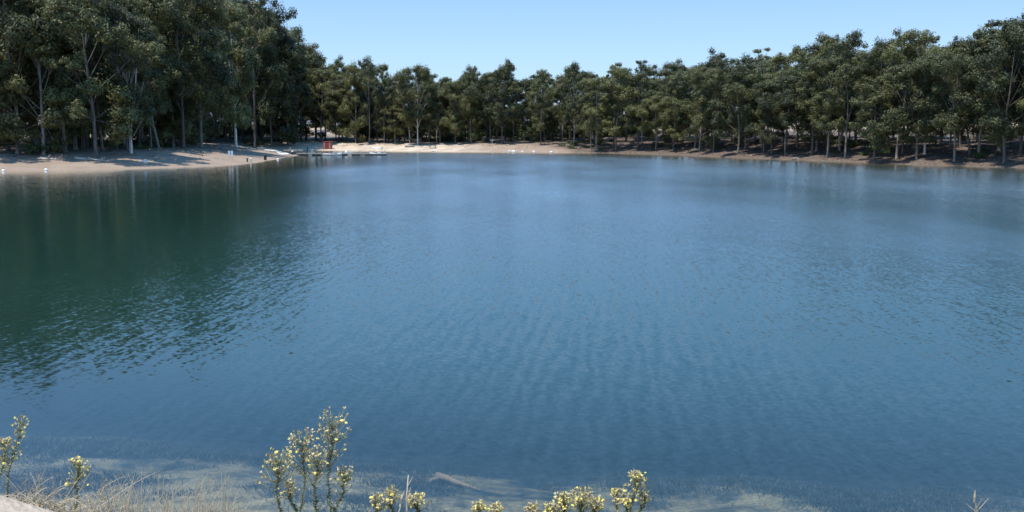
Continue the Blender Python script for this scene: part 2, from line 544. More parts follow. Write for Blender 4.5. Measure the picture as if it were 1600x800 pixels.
def leaf_mesh(name, clumps, mat, leaf=(0.36, 0.17), dens=430, g=None):
    """clumps: (centre, rx, rz); many small separate leaf faces through each clump"""
    cs = []; ns = []
    V = []
    for (c, rx, rz) in clumps:
        n = int(dens * (rx / 1.4) ** 2)
        d = g.normal(size=(n, 3)); d /= np.linalg.norm(d, axis=1)[:, None]
        r = g.random(n) ** 0.34
        lob = 1 + 0.22 * np.sin(4.1 * d[:, 0] + c[0] * 3) * np.sin(3.7 * d[:, 1] + c[1] * 3) + 0.15 * np.sin(7 * d[:, 2] + 5 * d[:, 0])
        p = d * (r * lob)[:, None] * np.array([rx, rx, rz])
        p[:, 2] = np.where(p[:, 2] < 0, p[:, 2] * 0.7, p[:, 2])
        p += np.array(c)
        nm = d + np.array([0, 0, 0.15]) + g.normal(size=(n, 3)) * 0.36      # blades face outwards from the clump
        a1 = np.cross(nm, g.normal(size=(n, 3))); a1 /= np.linalg.norm(a1, axis=1)[:, None]
        a2 = np.cross(nm, a1); a2 /= np.linalg.norm(a2, axis=1)[:, None]
        L = leaf[0] * (0.6 + 0.8 * g.random(n))[:, None]; W = leaf[1] * (0.6 + 0.8 * g.random(n))[:, None]
        q = np.stack([p - a1 * L / 2, p + a2 * W / 2 - a1 * L * 0.08, p + a1 * L / 2, p - a2 * W / 2 - a1 * L * 0.08], 1)
        V.append(q.reshape(-1, 3))
    v = np.concatenate(V)
    nq = len(v) // 4
    me = bpy.data.meshes.new(name)
    me.vertices.add(len(v)); me.vertices.foreach_set('co', v.ravel())
    me.loops.add(len(v)); me.loops.foreach_set('vertex_index', np.arange(len(v)))
    me.polygons.add(nq); me.polygons.foreach_set('loop_start', np.arange(0, len(v), 4)); me.polygons.foreach_set('loop_total', np.full(nq, 4))
    me.update(calc_edges=True)
    me.materials.append(mat)
    return me


def make_tree(seed, cb=0.3, rad=4.4, peak=0.68, n_prim=14, sat=4, fork=False, lean=0.0, flat=0.9, cr=1.55, bare=0, H=20.0, white=False, trunk_r=0.24, top=1.0):
    g = np.random.default_rng(seed); q = random.Random(seed)
    mb = MB()
    clumps = []
    axes = []
    la = q.uniform(0, 6.28)
    if fork:
        ba = q.uniform(0, 6.28)
        split = H * q.uniform(0.14, 0.24)
        for sgn, hh in ((1, 0.97), (-1, 0.86)):
            e = Vector((math.cos(ba), math.sin(ba), 0)) * sgn
            axes.append([Vector((0, 0, -0.4)), Vector((0, 0, split)), e * 1.1 + Vector((0, 0, H * 0.45)), e * 1.9 + Vector((q.uniform(-.5, .5), q.uniform(-.5, .5), H * hh - 1.0))])
    else:
        e = Vector((math.cos(la), math.sin(la), 0)) * lean
        axes.append([Vector((0, 0, -0.4)), e * 1.2 + Vector((q.uniform(-.25, .25), q.uniform(-.25, .25), H * 0.25)),
                     e * 2.6 + Vector((q.uniform(-.6, .6), q.uniform(-.6, .6), H * 0.6)), e * 3.2 + Vector((q.uniform(-.8, .8), q.uniform(-.8, .8), H * top - 0.9))])
    paths = []
    for A in axes:
        pts = []
        n = 14
        for i in range(n + 1):
            t = i / n * 3
            k = min(int(t), 2); u = t - k
            P0 = A[max(k - 1, 0)]; P1 = A[k]; P2 = A[k + 1]; P3 = A[min(k + 2, 3)]
            pts.append(0.5 * ((2 * P1) + (P2 - P0) * u + (2 * P0 - 5 * P1 + 4 * P2 - P3) * u * u + (3 * P1 - P0 - 3 * P2 + P3) * u ** 3))
        rr = [trunk_r * (2.1 if i == 0 else 1.0) * (1 - 0.86 * (i / n)) for i in range(n + 1)]
        mb.tube(pts, rr, 7)
        paths.append(pts)
        clumps.append((tuple(pts[-1]), cr * 0.95, cr * flat))
    az = q.uniform(0, 6.28)
    for i in range(n_prim):
        az += 2.399 + q.uniform(-.7, .7)
        u = cb + (1 - cb) * min(0.99, max(0.0, (i + 0.5 + q.uniform(-.6, .6)) / n_prim)) ** 0.85
        x = (u - cb) / (1 - cb)
        env = (0.66 + 0.34 * math.sin(math.pi / 2 * x / peak)) if x < peak else (1 - 0.72 * ((x - peak) / (1 - peak)) ** 1.6)
        r = rad * max(0.25, env) * q.uniform(0.45, 1.1)
        P = paths[i % len(paths)]
        k = max(4, min(len(P) - 2, int(len(P) * (u * 0.72))))
        st = P[k]
        tip = Vector((st.x + math.cos(az) * r, st.y + math.sin(az) * r, H * u * top - cr * 0.3 + q.uniform(-.8, .8)))
        mid = st.lerp(tip, 0.5) + Vector((math.cos(az) * r * 0.12, math.sin(az) * r * 0.12, q.uniform(-.3, .3)))
        r0 = 0.068 * (1.2 - u * 0.6) * (0.55 if u < 0.4 else 1.0) * (1.9 if cb > 0.5 else 1.0)
        pb = bez(st, mid, tip, 5)
        mb.tube(pb, [r0 * (1 - 0.75 * j / 5) for j in range(6)], 5)
        c = cr * q.uniform(0.5, 1.35)
        fl = flat * q.uniform(0.85, 1.25)
        clumps.append((tuple(tip), c, c * fl))
        for j in range(sat + q.randrange(0, 3)):        # smaller puffs over the top and the outer side
            o = Vector((math.cos(az) * 0.5 + q.gauss(0, 0.8), math.sin(az) * 0.5 + q.gauss(0, 0.8), q.gauss(0.25, 0.5)))
            o = o.normalized() * c * q.uniform(0.8, 1.45); o.z *= 0.9
            c2 = c * q.uniform(0.38, 0.68)
            clumps.append((tuple(tip + o), c2, c2 * min(1.0, fl * 1.2)))
            mb.tube([pb[3], tip.lerp(tip + o, 0.4), tip + o * 0.9], [r0 * 0.4, r0 * 0.25, r0 * 0.12], 4)
    for i in range(bare):                     # dead bare branches
        a2 = q.uniform(0, 6.28); P = paths[0]
        st = P[q.randrange(8, 13)]
        tip = st + Vector((math.cos(a2), math.sin(a2), q.uniform(0.3, 1.0))) * q.uniform(2.0, 3.6)
        mb.tube(bez(st, st.lerp(tip, 0.5) + Vector((0, 0, -.3)), tip, 4), [0.08, 0.065, 0.05, 0.035, 0.02], 5)
    tm = mb.mesh('trunk', M['white_bark'] if white else M['bark'], True)
    cm = leaf_mesh('crown', clumps, M['leaf'], dens=420, g=g)
    return tm, cm


KINDS = {
    'pale': [make_tree(104, 0.30, 4.7, n_prim=19, white=True), make_tree(105, 0.27, 4.4, n_prim=18, white=True, lean=0.4)],
    'broad': [make_tree(101, 0.15, 4.6, n_prim=18), make_tree(102, 0.13, 4.9, n_prim=19, lean=0.3), make_tree(103, 0.22, 4.7, n_prim=17, cr=1.6)],
    'forked': [make_tree(201, 0.24, 4.0, n_prim=18, fork=True, white=True), make_tree(202, 0.22, 4.2, n_prim=19, fork=True), make_tree(203, 0.26, 4.3, n_prim=18, fork=True, bare=1)],
    'domed': [make_tree(301, 0.26, 4.9, peak=0.7, n_prim=17, cr=1.55), make_tree(302, 0.24, 5.1, peak=0.66, n_prim=18, cr=1.5), make_tree(303, 0.3, 4.8, peak=0.75, n_prim=16, cr=1.7)],
    'open': [make_tree(401, 0.28, 4.6, n_prim=11, sat=3, cr=1.4, bare=2, white=True), make_tree(402, 0.24, 4.8, n_prim=12, sat=3, cr=1.35, bare=1), make_tree(403, 0.3, 4.4, n_prim=10, sat=3, cr=1.5, bare=2)],
    'bushy': [make_tree(501, 0.07, 4.4, peak=0.45, n_prim=21), make_tree(502, 0.08, 4.7, peak=0.4, n_prim=21, cr=1.55), make_tree(503, 0.10, 4.2, peak=0.5, n_prim=20)],
    'slender': [make_tree(601, 0.22, 3.2, n_prim=17, sat=3, cr=1.4), make_tree(602, 0.28, 3.3, n_prim=16, sat=3, cr=1.4, white=True), make_tree(603, 0.3, 3.0, n_prim=12, sat=4, cr=1.35)],
    'leaning': [make_tree(701, 0.24, 4.3, n_prim=17, lean=1.0), make_tree(702, 0.22, 4.2, n_prim=17, lean=0.8), make_tree(703, 0.3, 4.0, n_prim=16, lean=1.2, bare=1)],
    'tufted': [make_tree(801, 0.66, 2.6, peak=0.75, n_prim=8, sat=2, cr=1.1, flat=0.5, trunk_r=0.2), make_tree(802, 0.6, 2.3, peak=0.8, n_prim=8, sat=2, cr=0.95, flat=0.5, bare=2, trunk_r=0.2)],
}
SIL = [(-80, -70), (200, -75), (300, -35), (400, 0), (425, 15), (440, 42), (470, 50), (492, 62), (500, 98), (530, 100), (560, 104), (575, 90),
       (600, 100), (607, 122), (622, 136), (632, 115), (660, 103), (680, 115), (720, 118), (740, 110), (775, 105), (806, 110), (814, 126), (845, 112),
       (862, 125), (880, 108), (905, 105), (930, 110), (960, 97), (985, 106), (1040, 106), (1065, 103), (1110, 92), (1145, 95), (1175, 90), (1210, 98),
       (1240, 78), (1265, 60), (1300, 58), (1340, 70), (1352, 86), (1365, 72), (1400, 66), (1440, 54), (1490, 50), (1512, 62), (1535, 42), (1560, 30), (1600, 20), (1700, 10)]
_sx = [p[0] for p in SIL]; _sy = [p[1] for p in SIL]


def sil_z(px, Y):
    return at_depth(px, float(np.interp(px, _sx, _sy)), Y).z


TREES = []          # dicts


def add_tree(x, y, kind, var, height_m, wide=1.0, label=None, hero=False):
    z = hz(x, y)
    TREES.append(dict(x=x, y=y, z=z, kind=kind, var=var, h=height_m, wide=wide, label=label, hero=hero, px=to_px(x, y, z)[0], s=float(sdist(np.array([x]), np.array([y]))[0])))


def hero(px, base_py, top_py, kind, var, label, wide=1.0, s_extra=0.0):
    """a tree the photograph singles out: standing where its foot meets the ground"""
    p = ground_hit(px, base_py)
    if s_extra:
        d = Vector((p.x, p.y, 0)).normalized() * s_extra
        p = Vector((p.x + d.x, p.y + d.y, 0)); p.z = hz(p.x, p.y)
    add_tree(p.x, p.y, kind, var, at_depth(px, top_py, p.y).z - p.z, wide, label, True)


HERO = [
    (150, 246, -50, 'broad', 1, 'huge dark-stemmed eucalyptus with the thickest trunk, nearest the water', 1.05, 0),
    (205, 240, 20, 'forked', 0, 'eucalyptus with a low white V-forked trunk beside the thickest dark trunk', 0.9, 0),
    (102, 238, -40, 'slender', 0, 'straight eucalyptus with a thin pale stem in the darkest part of the near grove', 1.0, 0),
    (28, 240, -60, 'bushy', 1, 'dark bushy eucalyptus at the extreme left edge of the photo, shading the beach', 1.1, 0),
    (68, 242, -20, 'bushy', 0, 'bushy eucalyptus with low dark foliage, second tree from the left edge of the beach', 1.0, 0),
    (286, 232, -40, 'broad', 2, 'full eucalyptus with a straight stem in mid-grove above the long shadow', 1.0, 0),
    (315, 231, -30, 'bushy', 2, 'bushy eucalyptus with a flared trunk foot just before the notice board', 1.0, 0),
    (369, 230, 5, 'pale', 1, 'eucalyptus with bright white trunk and swollen root, behind and beside the notice board', 0.95, 0),
    (398, 231, 12, 'broad', 0, 'dense round eucalyptus with foliage near the ground, next to the bright white rooted trunk', 0.9, 0),
    (425, 229, 20, 'bushy', 1, 'lower bushy eucalyptus at the tip of the near grove, its leaves touching the sand', 0.85, 0),
    (450, 226, 50, 'bushy', 0, 'last eucalyptus of the near grove, rounded crown standing out against the sky above the slipway', 0.9, 0),
    (470, 219, 95, 'bushy', 1, 'short bushy eucalyptus behind the cove, half hidden by the near grove', 0.8, 0),
    (525, 219, 100, 'domed', 0, 'eucalyptus with two rounded crown lobes, directly behind the red cabin', 0.8, 0),
    (556, 224, 98, 'bushy', 0, 'leafy eucalyptus with hanging yellow-green foliage between red cabin and jetty end', 0.75, 0),
    (577, 224, 88, 'open', 1, 'tall eucalyptus with a hooked open crown of gaps, highest above the jetty', 0.8, 0),
    (602, 222, 122, 'bushy', 1, 'low bushy eucalyptus just before the dip in the treetops beyond the jetty end', 0.7, 0),
    (653, 226.5, 103, 'pale', 0, 'lone-standing eucalyptus with a tall bare white trunk rooted in the bright sand', 0.9, 0),
    (735, 223, 109, 'domed', 1, 'domed eucalyptus rising behind the dark shrub on the far beach', 0.8, 0),
    (785, 225, 105, 'domed', 0, 'eucalyptus with an arched overhanging top, above the thin pole on the beach', 0.8, 0),
    (845, 226, 112, 'slender', 0, 'narrow pointed eucalyptus standing in the middle dip of the far treetops', 0.8, 0),
    (897, 227, 104, 'domed', 1, 'wide-crowned eucalyptus just beyond the white rocks at the waterline', 0.8, 0),
    (960, 226, 95, 'tufted', 0, 'thin eucalyptus with a small umbrella tuft clear of the far treetops', 0.9, 0),
    (1003, 224, 90, 'tufted', 1, 'thin eucalyptus with a tiny reddish tuft on a bare stalk over the treetops', 0.8, 0),
    (1066, 224, 98, 'tufted', 0, 'thin eucalyptus with a small ring-like tuft above the mid-shore treetops', 0.7, 0),
    (1112, 230, 90, 'domed', 0, 'domed eucalyptus first to rise above its row along the darker shore', 0.9, 0),
    (1165, 232, 86, 'broad', 1, 'broad eucalyptus beneath the lone high tuft', 0.85, 0),
    (1190, 231, 70, 'tufted', 1, 'gaunt eucalyptus whose single flat tuft stands on two bare stalks against the sky', 0.8, 0),
    (1276, 236, 52, 'open', 1, 'tall open eucalyptus with layered flat tufts and dead twigs at its top', 0.9, 0),
    (1312, 238, 62, 'broad', 0, 'full rounded eucalyptus joined to the tall layered one with dead twigs', 0.9, 0),
    (1368, 240, 70, 'domed', 1, 'round-headed eucalyptus just past the notch in the high treetops', 0.8, 0),
    (1410, 240, 64, 'domed', 0, 'flat-topped eucalyptus after the round-headed one past the notch', 0.85, 0),
    (1445, 241, 50, 'open', 0, 'eucalyptus with a white broken branch showing high in its loose crown', 0.9, 0),
    (1516, 242, 58, 'leaning', 0, 'eucalyptus whose dark lower trunk leans over the bank near a blue sky gap', 0.9, 0),
    (1528, 244, 40, 'broad', 1, 'thick-footed eucalyptus close to the water beside the leaning dark trunk', 0.9, 0),
    (1560, 236, 26, 'tufted', 0, 'very tall sparse eucalyptus with long flat tufts near the edge of the photo', 1.5, 0),
    (1594, 240, 16, 'open', 1, 'tall dark eucalyptus cut by the right edge of the photo', 1.0, 0),
]
for h_ in HERO:
    hero(*h_)

# the rest of the groves: points scattered behind the shoreline
KV = {'forked': 0, 'open': 0, 'slender': 1}      # the white-stemmed ones are few
g2 = random.Random(21)
pts = [(t['x'], t['y']) for t in TREES]
cand_x = rng.uniform(-135, 125, 30000); cand_y = rng.uniform(115, 330, 30000)
cs = sdist(cand_x, cand_y); ch = height(cand_x, cand_y)
cnt = 0
for x, y, s, z in zip(cand_x, cand_y, cs, ch):
    px = to_px(x, y, z)[0]
    if not (-45 < px < 1650): continue
    if px < 455 and y < 232:
        s0, s1 = (18.5 + 4 * float(sst(250, 400, np.array(px)))), 58
        if px > 435: continue
        if px > 330 and y > 216: continue
        sec = 'L'
    elif px < 900:
        if y < 258: continue
        s0, s1 = 12.5, 46; sec = 'F'
        if px < 520: s0 = 22
    else:
        s0, s1 = 2.8, 42; sec = 'R'
    if not (s0 < s < s1): continue
    dmin = 4.2 + 0.085 * (s - s0)
    if any((x - a) ** 2 + (y - b) ** 2 < dmin * dmin for a, b in pts): continue
    pts.append((x, y))
    top = sil_z(px, y) - z
    dd = (s - s0)
    fac = g2.uniform(0.58, 0.95) if dd < 12 else g2.uniform(0.74, 1.0)
    if sec == 'L': fac = g2.uniform(0.62, 0.98)
    kind = g2.choices(['broad', 'forked', 'domed', 'open', 'bushy', 'slender', 'leaning'], [4, 2, 3, 2, 3 if sec == 'L' else 0.7, 3, 2])[0]
    hgt = max(9, top * fac)
    var = g2.choice([0, 1, 2])
    if var == KV.get(kind, 9) and g2.random() < 0.8: var = 2
    add_tree(x, y, kind, var, hgt, g2.uniform(0.85, 1.1) * (1.0 if sec == 'L' else 1.06) * (1.0 if hgt > 15 else 1.15))
print('TREES', len(TREES))

SECNAME = {'L': 'near sandy grove', 'F': 'far beach grove', 'R': 'shaded bank grove'}
DESC = {'broad': 'broad full-crowned', 'forked': 'double-stemmed', 'domed': 'dome-crowned', 'open': 'loose open-crowned', 'bushy': 'bushy low-branched',
        'slender': 'slender straight', 'pale': 'pale-trunked', 'leaning': 'slightly leaning', 'tufted': 'thin tufted'}


def ordn(n):
    w = ['first', 'second', 'third', 'fourth', 'fifth', 'sixth', 'seventh', 'eighth', 'ninth', 'tenth', 'eleventh', 'twelfth', 'thirteenth', 'fourteenth', 'fifteenth',
         'sixteenth', 'seventeenth', 'eighteenth', 'nineteenth', 'twentieth']
    t = {2: 'twenty', 3: 'thirty', 4: 'forty', 5: 'fifty'}
    if n <= 20: return w[n - 1]
    if n % 10 == 0: return {30: 'thirtieth', 40: 'fortieth', 50: 'fiftieth'}[n]
    return t[n // 10] + '-' + w[n % 10 - 1]


for t in TREES:
    t['sec'] = 'L' if (t['px'] < 462 and t['y'] < 232) else ('F' if t['px'] < 900 else 'R')
for sec in 'LFR':
    base = {'L': 16, 'F': 12, 'R': 4}[sec]
    rows = [('front row', -9, 8), ('second row', 8, 16), ('third row', 16, 25), ('back row', 25, 99)]
    for rn, a, b in rows:
        T = sorted([t for t in TREES if t['sec'] == sec and not t['hero'] and a <= t['s'] - base < b], key=lambda t: t['px'])
        for i, t in enumerate(T):
            t['label'] = '%s eucalyptus, %s from left in %s of the %s' % (DESC[t['kind']], ordn(i + 1), rn, SECNAME[sec])
PROTO = {}
for t in TREES:
    key = (t['kind'], t['var'])
    loc = (t['x'], t['y'], t['z'] - 0.05)
    if key not in PROTO:
        r_ = empty('eucalyptus_tree', loc)
        tm, cm = KINDS[t['kind']][t['var']]
        for nm, me in (('trunk', tm), ('crown', cm)):
            o = bpy.data.objects.new(nm, me); COL.objects.link(o); o.parent = r_
        PROTO[key] = r_
    else:
        r_ = copy_tree(PROTO[key])
    r_.location = loc
    sc = t['h'] / 20.0
    w = t['wide'] * (0.22 + 0.78 * sc)
    r_.scale = (w, w, sc)
    r_.rotation_euler = (0, 0, g2.uniform(0, 6.28))
    tag(r_, t['label'], 'tree', {'L': 'eucalyptus trees of the near grove', 'F': 'eucalyptus trees behind the far beach', 'R': 'eucalyptus trees along the shaded bank'}[t['sec']])


# ------------------------------------------------------------------ bushes
def make_bush(seed, r=1.6, h=1.3, n=16):
    g = np.random.default_rng(seed); q = random.Random(seed)
    mb = MB(); cl = []
    for i in range(n):
        a = q.uniform(0, 6.28); rr = r * math.sqrt(q.random())
        c = Vector((rr * math.cos(a), rr * math.sin(a), h * q.uniform(0.25, 0.95) * (1.1 - 0.5 * rr / r)))
        cl.append((tuple(c), 0.62, 0.45))
        mb.tube([(c.x * 0.15, c.y * 0.15, -0.1), (c.x * 0.5, c.y * 0.5, c.z * 0.6), tuple(c)], [0.04, 0.03, 0.012], 4)
    return mb.mesh('stems', M['bark'], True), leaf_mesh('foliage', cl, M['bush'], (0.24, 0.11), 420, g)


def far_woods():
    g = np.random.default_rng(77)
    x = g.uniform(-130, 80, 6000); y = g.uniform(150, 380, 6000)
    sd = sdist(x, y); px = np.array([to_px(a_, b_, 4.0)[0] for a_, b_ in zip(x, y)])
    ok = (sd > 46) & (sd < 66) & (((px > 560) & (px < 1010) & (y > 230)) | ((px > 230) & (px < 445)))
    x, y = x[ok][:330], y[ok][:330]; z = height(x, y)
    cl = []
    for a_, b_, c_ in zip(x, y, z):
        h_ = g.uniform(2.0, 7.5)
        for k_ in range(4):
            r_ = g.uniform(1.1, 2.0)
            cl.append(((a_ + g.normal(0, 1.1), b_ + g.normal(0, 1.1), c_ + h_ * (0.15 + 0.28 * k_)), r_, r_ * 0.9))
    me = leaf_mesh('far_woods', cl, M['bush'], (0.5, 0.24), 130, g)
    o = bpy.data.objects.new('far_woods', me); COL.objects.link(o)
    tag(o, 'dark undergrowth and woods closing the view behind the far trunks', 'woods', kind='stuff')


far_woods()


def undergrowth():
    g = np.random.default_rng(41)
    x = g.uniform(-110, 95, 9000); y = g.uniform(125, 300, 9000)
    sd = sdist(x, y); px = to_px_arr(x, y)
    patch = fbm(x * 0.09, y * 0.09, 51)
    ok = (patch > 0.05) & (sd > np.where(x > 10, 5, 20)) & (sd < 45) & (px > -40) & (px < 1640) & ~((px > 440) & (px < 560))
    x, y = x[ok][:420], y[ok][:420]; z = height(x, y)
    cl = []
    for a_, b_, c_ in zip(x, y, z):
        r_ = g.uniform(0.25, 0.75)
        for k_ in range(3): cl.append(((a_ + g.normal(0, .5), b_ + g.normal(0, .5), c_ + r_ * 0.5), r_, r_ * g.uniform(0.6, 1.1)))
    me = leaf_mesh('undergrowth', cl, M['bush'], (0.26, 0.11), 420, g)
    o = bpy.data.objects.new('undergrowth', me); COL.objects.link(o)
    tag(o, 'low dark scrub and seedlings scattered under the trees', 'undergrowth', kind='stuff')


def to_px_arr(x, y):
    return 800 + x / (y * math.cos(PITCH) + 2.5 * math.sin(PITCH)) * F


undergrowth()
BUSH = [make_bush(1), make_bush(2, 1.8, 1.6)]
bushes = [
    (700, 221, 2.0, 1.5, 0, 'low dark shrub spreading beside the bare white trunk on the far beach'),
    (728, 221, 2.0, 1.9, 1, 'widest dark shrub behind the far beach, between white trunk and thin pole'),
    (62, 240, 1.3, 1.3, 1, 'dark shrub on the beach slope beneath the darkest trees'),
    (215, 230, 1.3, 1.3, 0, 'small sunlit green shrub beside the white V-shaped trunk'),
    (400, 228, 1.8, 1.6, 1, 'shrub under the dense round tree near the sandy point'),
    (446, 221, 2.0, 1.7, 0, 'grey-green shrub at the back of the sand above the slipway'),
    (1375, 238, 1.4, 1.2, 0, 'small dark shrub low on the shaded bank'),
]
for px, py, w, h, v, lab in bushes:
    p = ground_hit(px, py)
    r_ = empty('shrub', (p.x, p.y, hz(p.x, p.y) - 0.05), px * 1.7)
    for nm, me in zip(('stems', 'foliage'), BUSH[v]):
        o = bpy.data.objects.new(nm, me); COL.objects.link(o); o.parent = r_
    r_.scale = (w, w, h)
    tag(r_, lab, 'shrub', 'shrubs at the edge of the groves')


# ------------------------------------------------------------------ jetty and things on the far shore
def basis(p, q):
    d = Vector((q[0] - p[0], q[1] - p[1], 0)); return d.length, math.atan2(d.y, d.x)


ja = Vector((*wat(464, 242.6), 0)); jb = Vector((*wat(604, 243.0), 0))
L, rz = basis(ja, jb)
jet = empty('jetty', (ja.x, ja.y, 0), rz)
tag(jet, 'long low grey plank jetty on dark floats running out from the sandy point', 'jetty')
m = MB()
nb = int(L / 0.3)
for i in range(nb):
    x = (i + 0.5) * L / nb
    m.box((x, 0, 0.40 + 0.004 * ((i * 7) % 3)), (L / nb - 0.025, 1.5, 0.06))
m.build('deck', M['pale_wood'], jet)
for sy in (-0.68, 0.68):
    MB().box((L / 2, sy, 0.31), (L, 0.1, 0.12)).build('side_beam', M['grey_wood'], jet)
for i in range(7):
    x = 1.5 + i * (L - 2.4) / 6
    f = MB().box((x, 0, 0.06), (1.5, 1.3, 0.36)); f.build('float', M['black'], jet)
for i in range(4):
    x = 3 + i * (L - 3.6) / 3
    MB().tube([(x, 0.84, -1.5), (x, 0.84, 0.95)], 0.07, 8).build('post', M['grey_wood'], jet)


def boat(loc, rz, label, length=3.6, canopy=False):
    b = empty('small_boat', loc, rz)
    tag(b, label, 'boat', 'boats tied up at the jetty')
    sec = []
    n = 12
    vs = []; fs = []
    prof = [(-1, 0.42), (-0.86, 0.15), (-0.45, -0.06), (0, -0.10), (0.45, -0.06), (0.86, 0.15), (1, 0.42)]
    for i in range(n + 1):
        t = i / n
        w = 0.68 * (1 - max(0, (t - 0.45) / 0.55) ** 2.2) * (0.86 + 0.14 * min(1, t * 4)) + 0.012
        up = 0.16 * max(0, (t - 0.5) / 0.5) ** 2
        for (a, z) in prof: vs.append((t * length - length / 2, a * w, z + up))
    k = len(prof)
    for i in range(n):
        for j in range(k - 1): fs.append((i * k + j, i * k + j + 1, (i + 1) * k + j + 1, (i + 1) * k + j))
    fs.append(tuple(range(k)))
    hm = MB(); hm.add(vs, fs)
    ho = hm.build('hull', M['white'], b, True)
    so = ho.modifiers.new('thickness', 'SOLIDIFY'); so.thickness = 0.035
    for x in (-0.9, 0.3): MB().box((x, 0, 0.26), (0.25, 1.06, 0.04)).build('seat', M['grey_wood'], b)
    MB().tube([tuple(v) for v in [(-length / 2, -0.6, 0.44), (0, -0.69, 0.44), (length * 0.3, -0.53, 0.46)]], 0.03, 6).build('gunwale', M['black'], b)
    if canopy:
        c = MB()
        for sx in (-0.7, 0.7):
            for sy in (-0.5, 0.5): c.tube([(sx, sy, 0.35), (sx, sy, 1.45)], 0.025, 6)
        c.build('canopy_frame', M['grey_wood'], b)
        c = MB(); vs = []; fs = []
        for i in range(9):
            a = -1 + i / 4
            for x in (-1.0, 1.0): vs.append((x, a * 0.65, 1.45 + 0.24 * (1 - a * a)))
        for i in range(8): fs.append((i * 2, i * 2 + 1, i * 2 + 3, i * 2 + 2))
        c.add(vs, fs); co = c.build('canopy', M['lilac'], b, True)
        co.modifiers.new('thickness', 'SOLIDIFY').thickness = 0.03
    return b


def on_jetty(t, off, z): 
    d = Vector((math.cos(rz), math.sin(rz), 0)); nrm = Vector((-d.y, d.x, 0))
    p = ja + d * (L * t) + nrm * off; return (p.x, p.y, z)


boat(on_jetty(0.42, -1.45, 0.02), rz + R(3), 'small open white boat moored along the middle of the jetty', 4.0)
boat(on_jetty(0.88, 1.6, 0.02), rz + R(176), 'small white boat under a lilac canopy at the outer end of the jetty', 3.4, True)
cool = empty('float_drum', on_jetty(0.56, -0.2, 0.43), 0.3)
tag(cool, 'white drum standing on the jetty deck near its middle', 'drum')
MB().tube([(0, 0, 0), (0, 0, 0.06), (0, 0, 0.5), (0, 0, 0.58)], [0.26, 0.29, 0.29, 0.22], 14).build('drum_body', M['white'], cool, True)
MB().tube([(0, 0, 0.58), (0, 0, 0.63)], 0.12, 10).build('lid', M['grey_wood'], cool)
bx = empty('storage_box', on_jetty(0.92, -0.2, 0.43), rz)
tag(bx, 'small white box on the jetty deck close to its outer end', 'box')
MB().box((0, 0, 0.16), (0.62, 0.4, 0.32)).build('box_body', M['white'], bx)
MB().box((0, 0, 0.345), (0.66, 0.44, 0.05)).build('lid', M['lilac'], bx)

# bollard at the foot of the jetty
p = ground_hit(457, 241.8)
bl = empty('bollard', (p.x, p.y, hz(p.x, p.y)))
tag(bl, 'short black bollard with a white cap at the landward foot of the jetty', 'bollard')
MB().tube([(0, 0, -0.2), (0, 0, 0.62)], 0.17, 12).build('post', M['black'], bl)
MB().tube([(0, 0, 0.62), (0, 0, 0.7), (0, 0, 0.82)], [0.2, 0.21, 0.12], 12).build('cap', M['white'], bl)


def post_at(px, py, h, r, mat, name, label, cap=None):
    p = ground_hit(px, py)
    o = empty(name, (p.x, p.y, hz(p.x, p.y)))
    MB().tube([(0, 0, -0.3), (0, 0, h)], r, 8).build('shaft', mat, o)
    if cap: MB().tube([(0, 0, h), (0, 0, h + 0.1)], [r * 1.3, r * 0.8], 8).build('cap', cap, o)
    tag(o, label, 'post')
    return o


post_at(453.5, 235.2, 1.25, 0.13, M['concrete'], 'marker_post', 'pale upright post at the water edge of the cove beach', M['white'])
post_at(480.5, 234.2, 0.75, 0.14, M['black'], 'marker_post', 'small dark post on the cove beach, midway to the red cabin', M['grey_wood'])
post_at(386.5, 253, 0.62, 0.12, M['black'], 'marker_post', 'short dark post low on the near beach beside a whitish one', M['grey_wood'])
post_at(392, 253.2, 0.55, 0.13, M['concrete'], 'marker_post', 'short whitish post low on the near beach beside a dark one', M['white'])

# litter bin
p = ground_hit(414.5, 250.2)
bn = empty('litter_bin', (p.x, p.y, hz(p.x, p.y)))
tag(bn, 'black litter bin standing alone on the sandy point', 'bin')
MB().tube([(0, 0, -0.05), (0, 0, 0.78)], [0.22, 0.27], 14).build('bin_body', M['black'], bn, False)
MB().tube([(0, 0, 0.78), (0, 0, 0.84), (0, 0, 0.94)], [0.29, 0.29, 0.15], 14).build('lid', M['rubber'], bn)

# notice board of two white panels
p = ground_hit(360.5, 249)
nb_ = empty('notice_board', (p.x, p.y, hz(p.x, p.y)), R(18)); nb_.scale = (0.8, 0.8, 0.8)
tag(nb_, 'white notice board of two upright panels on legs on the sandy beach', 'sign')
for sx in (-1, 1):
    MB().box((sx * 0.27, 0, 1.18), (0.40, 0.05, 1.05)).build('panel', M['white'], nb_)
    MB().tube([(sx * 0.27, 0.05, -0.3), (sx * 0.27, 0.05, 1.5)], 0.035, 8).build('leg', M['grey_wood'], nb_)
MB().box((0, 0.05, 1.55), (0.9, 0.05, 0.07)).build('rail', M['grey_wood'], nb_)

# rocks and logs
def rock(px, py, r, mat, label, group, sq=(1, 1, 0.75), seed=0, name='rock'):
    p = ground_hit(px, py)
    m = MB().blob((0, 0, r * sq[2] * 0.5), r, seed + int(px), 0.22, 14, 9, sq)
    o = m.build(name, mat, None, False); o.location = (p.x, p.y, p.z)
    tag(o, label, name.split('_')[-1], group)
    return o


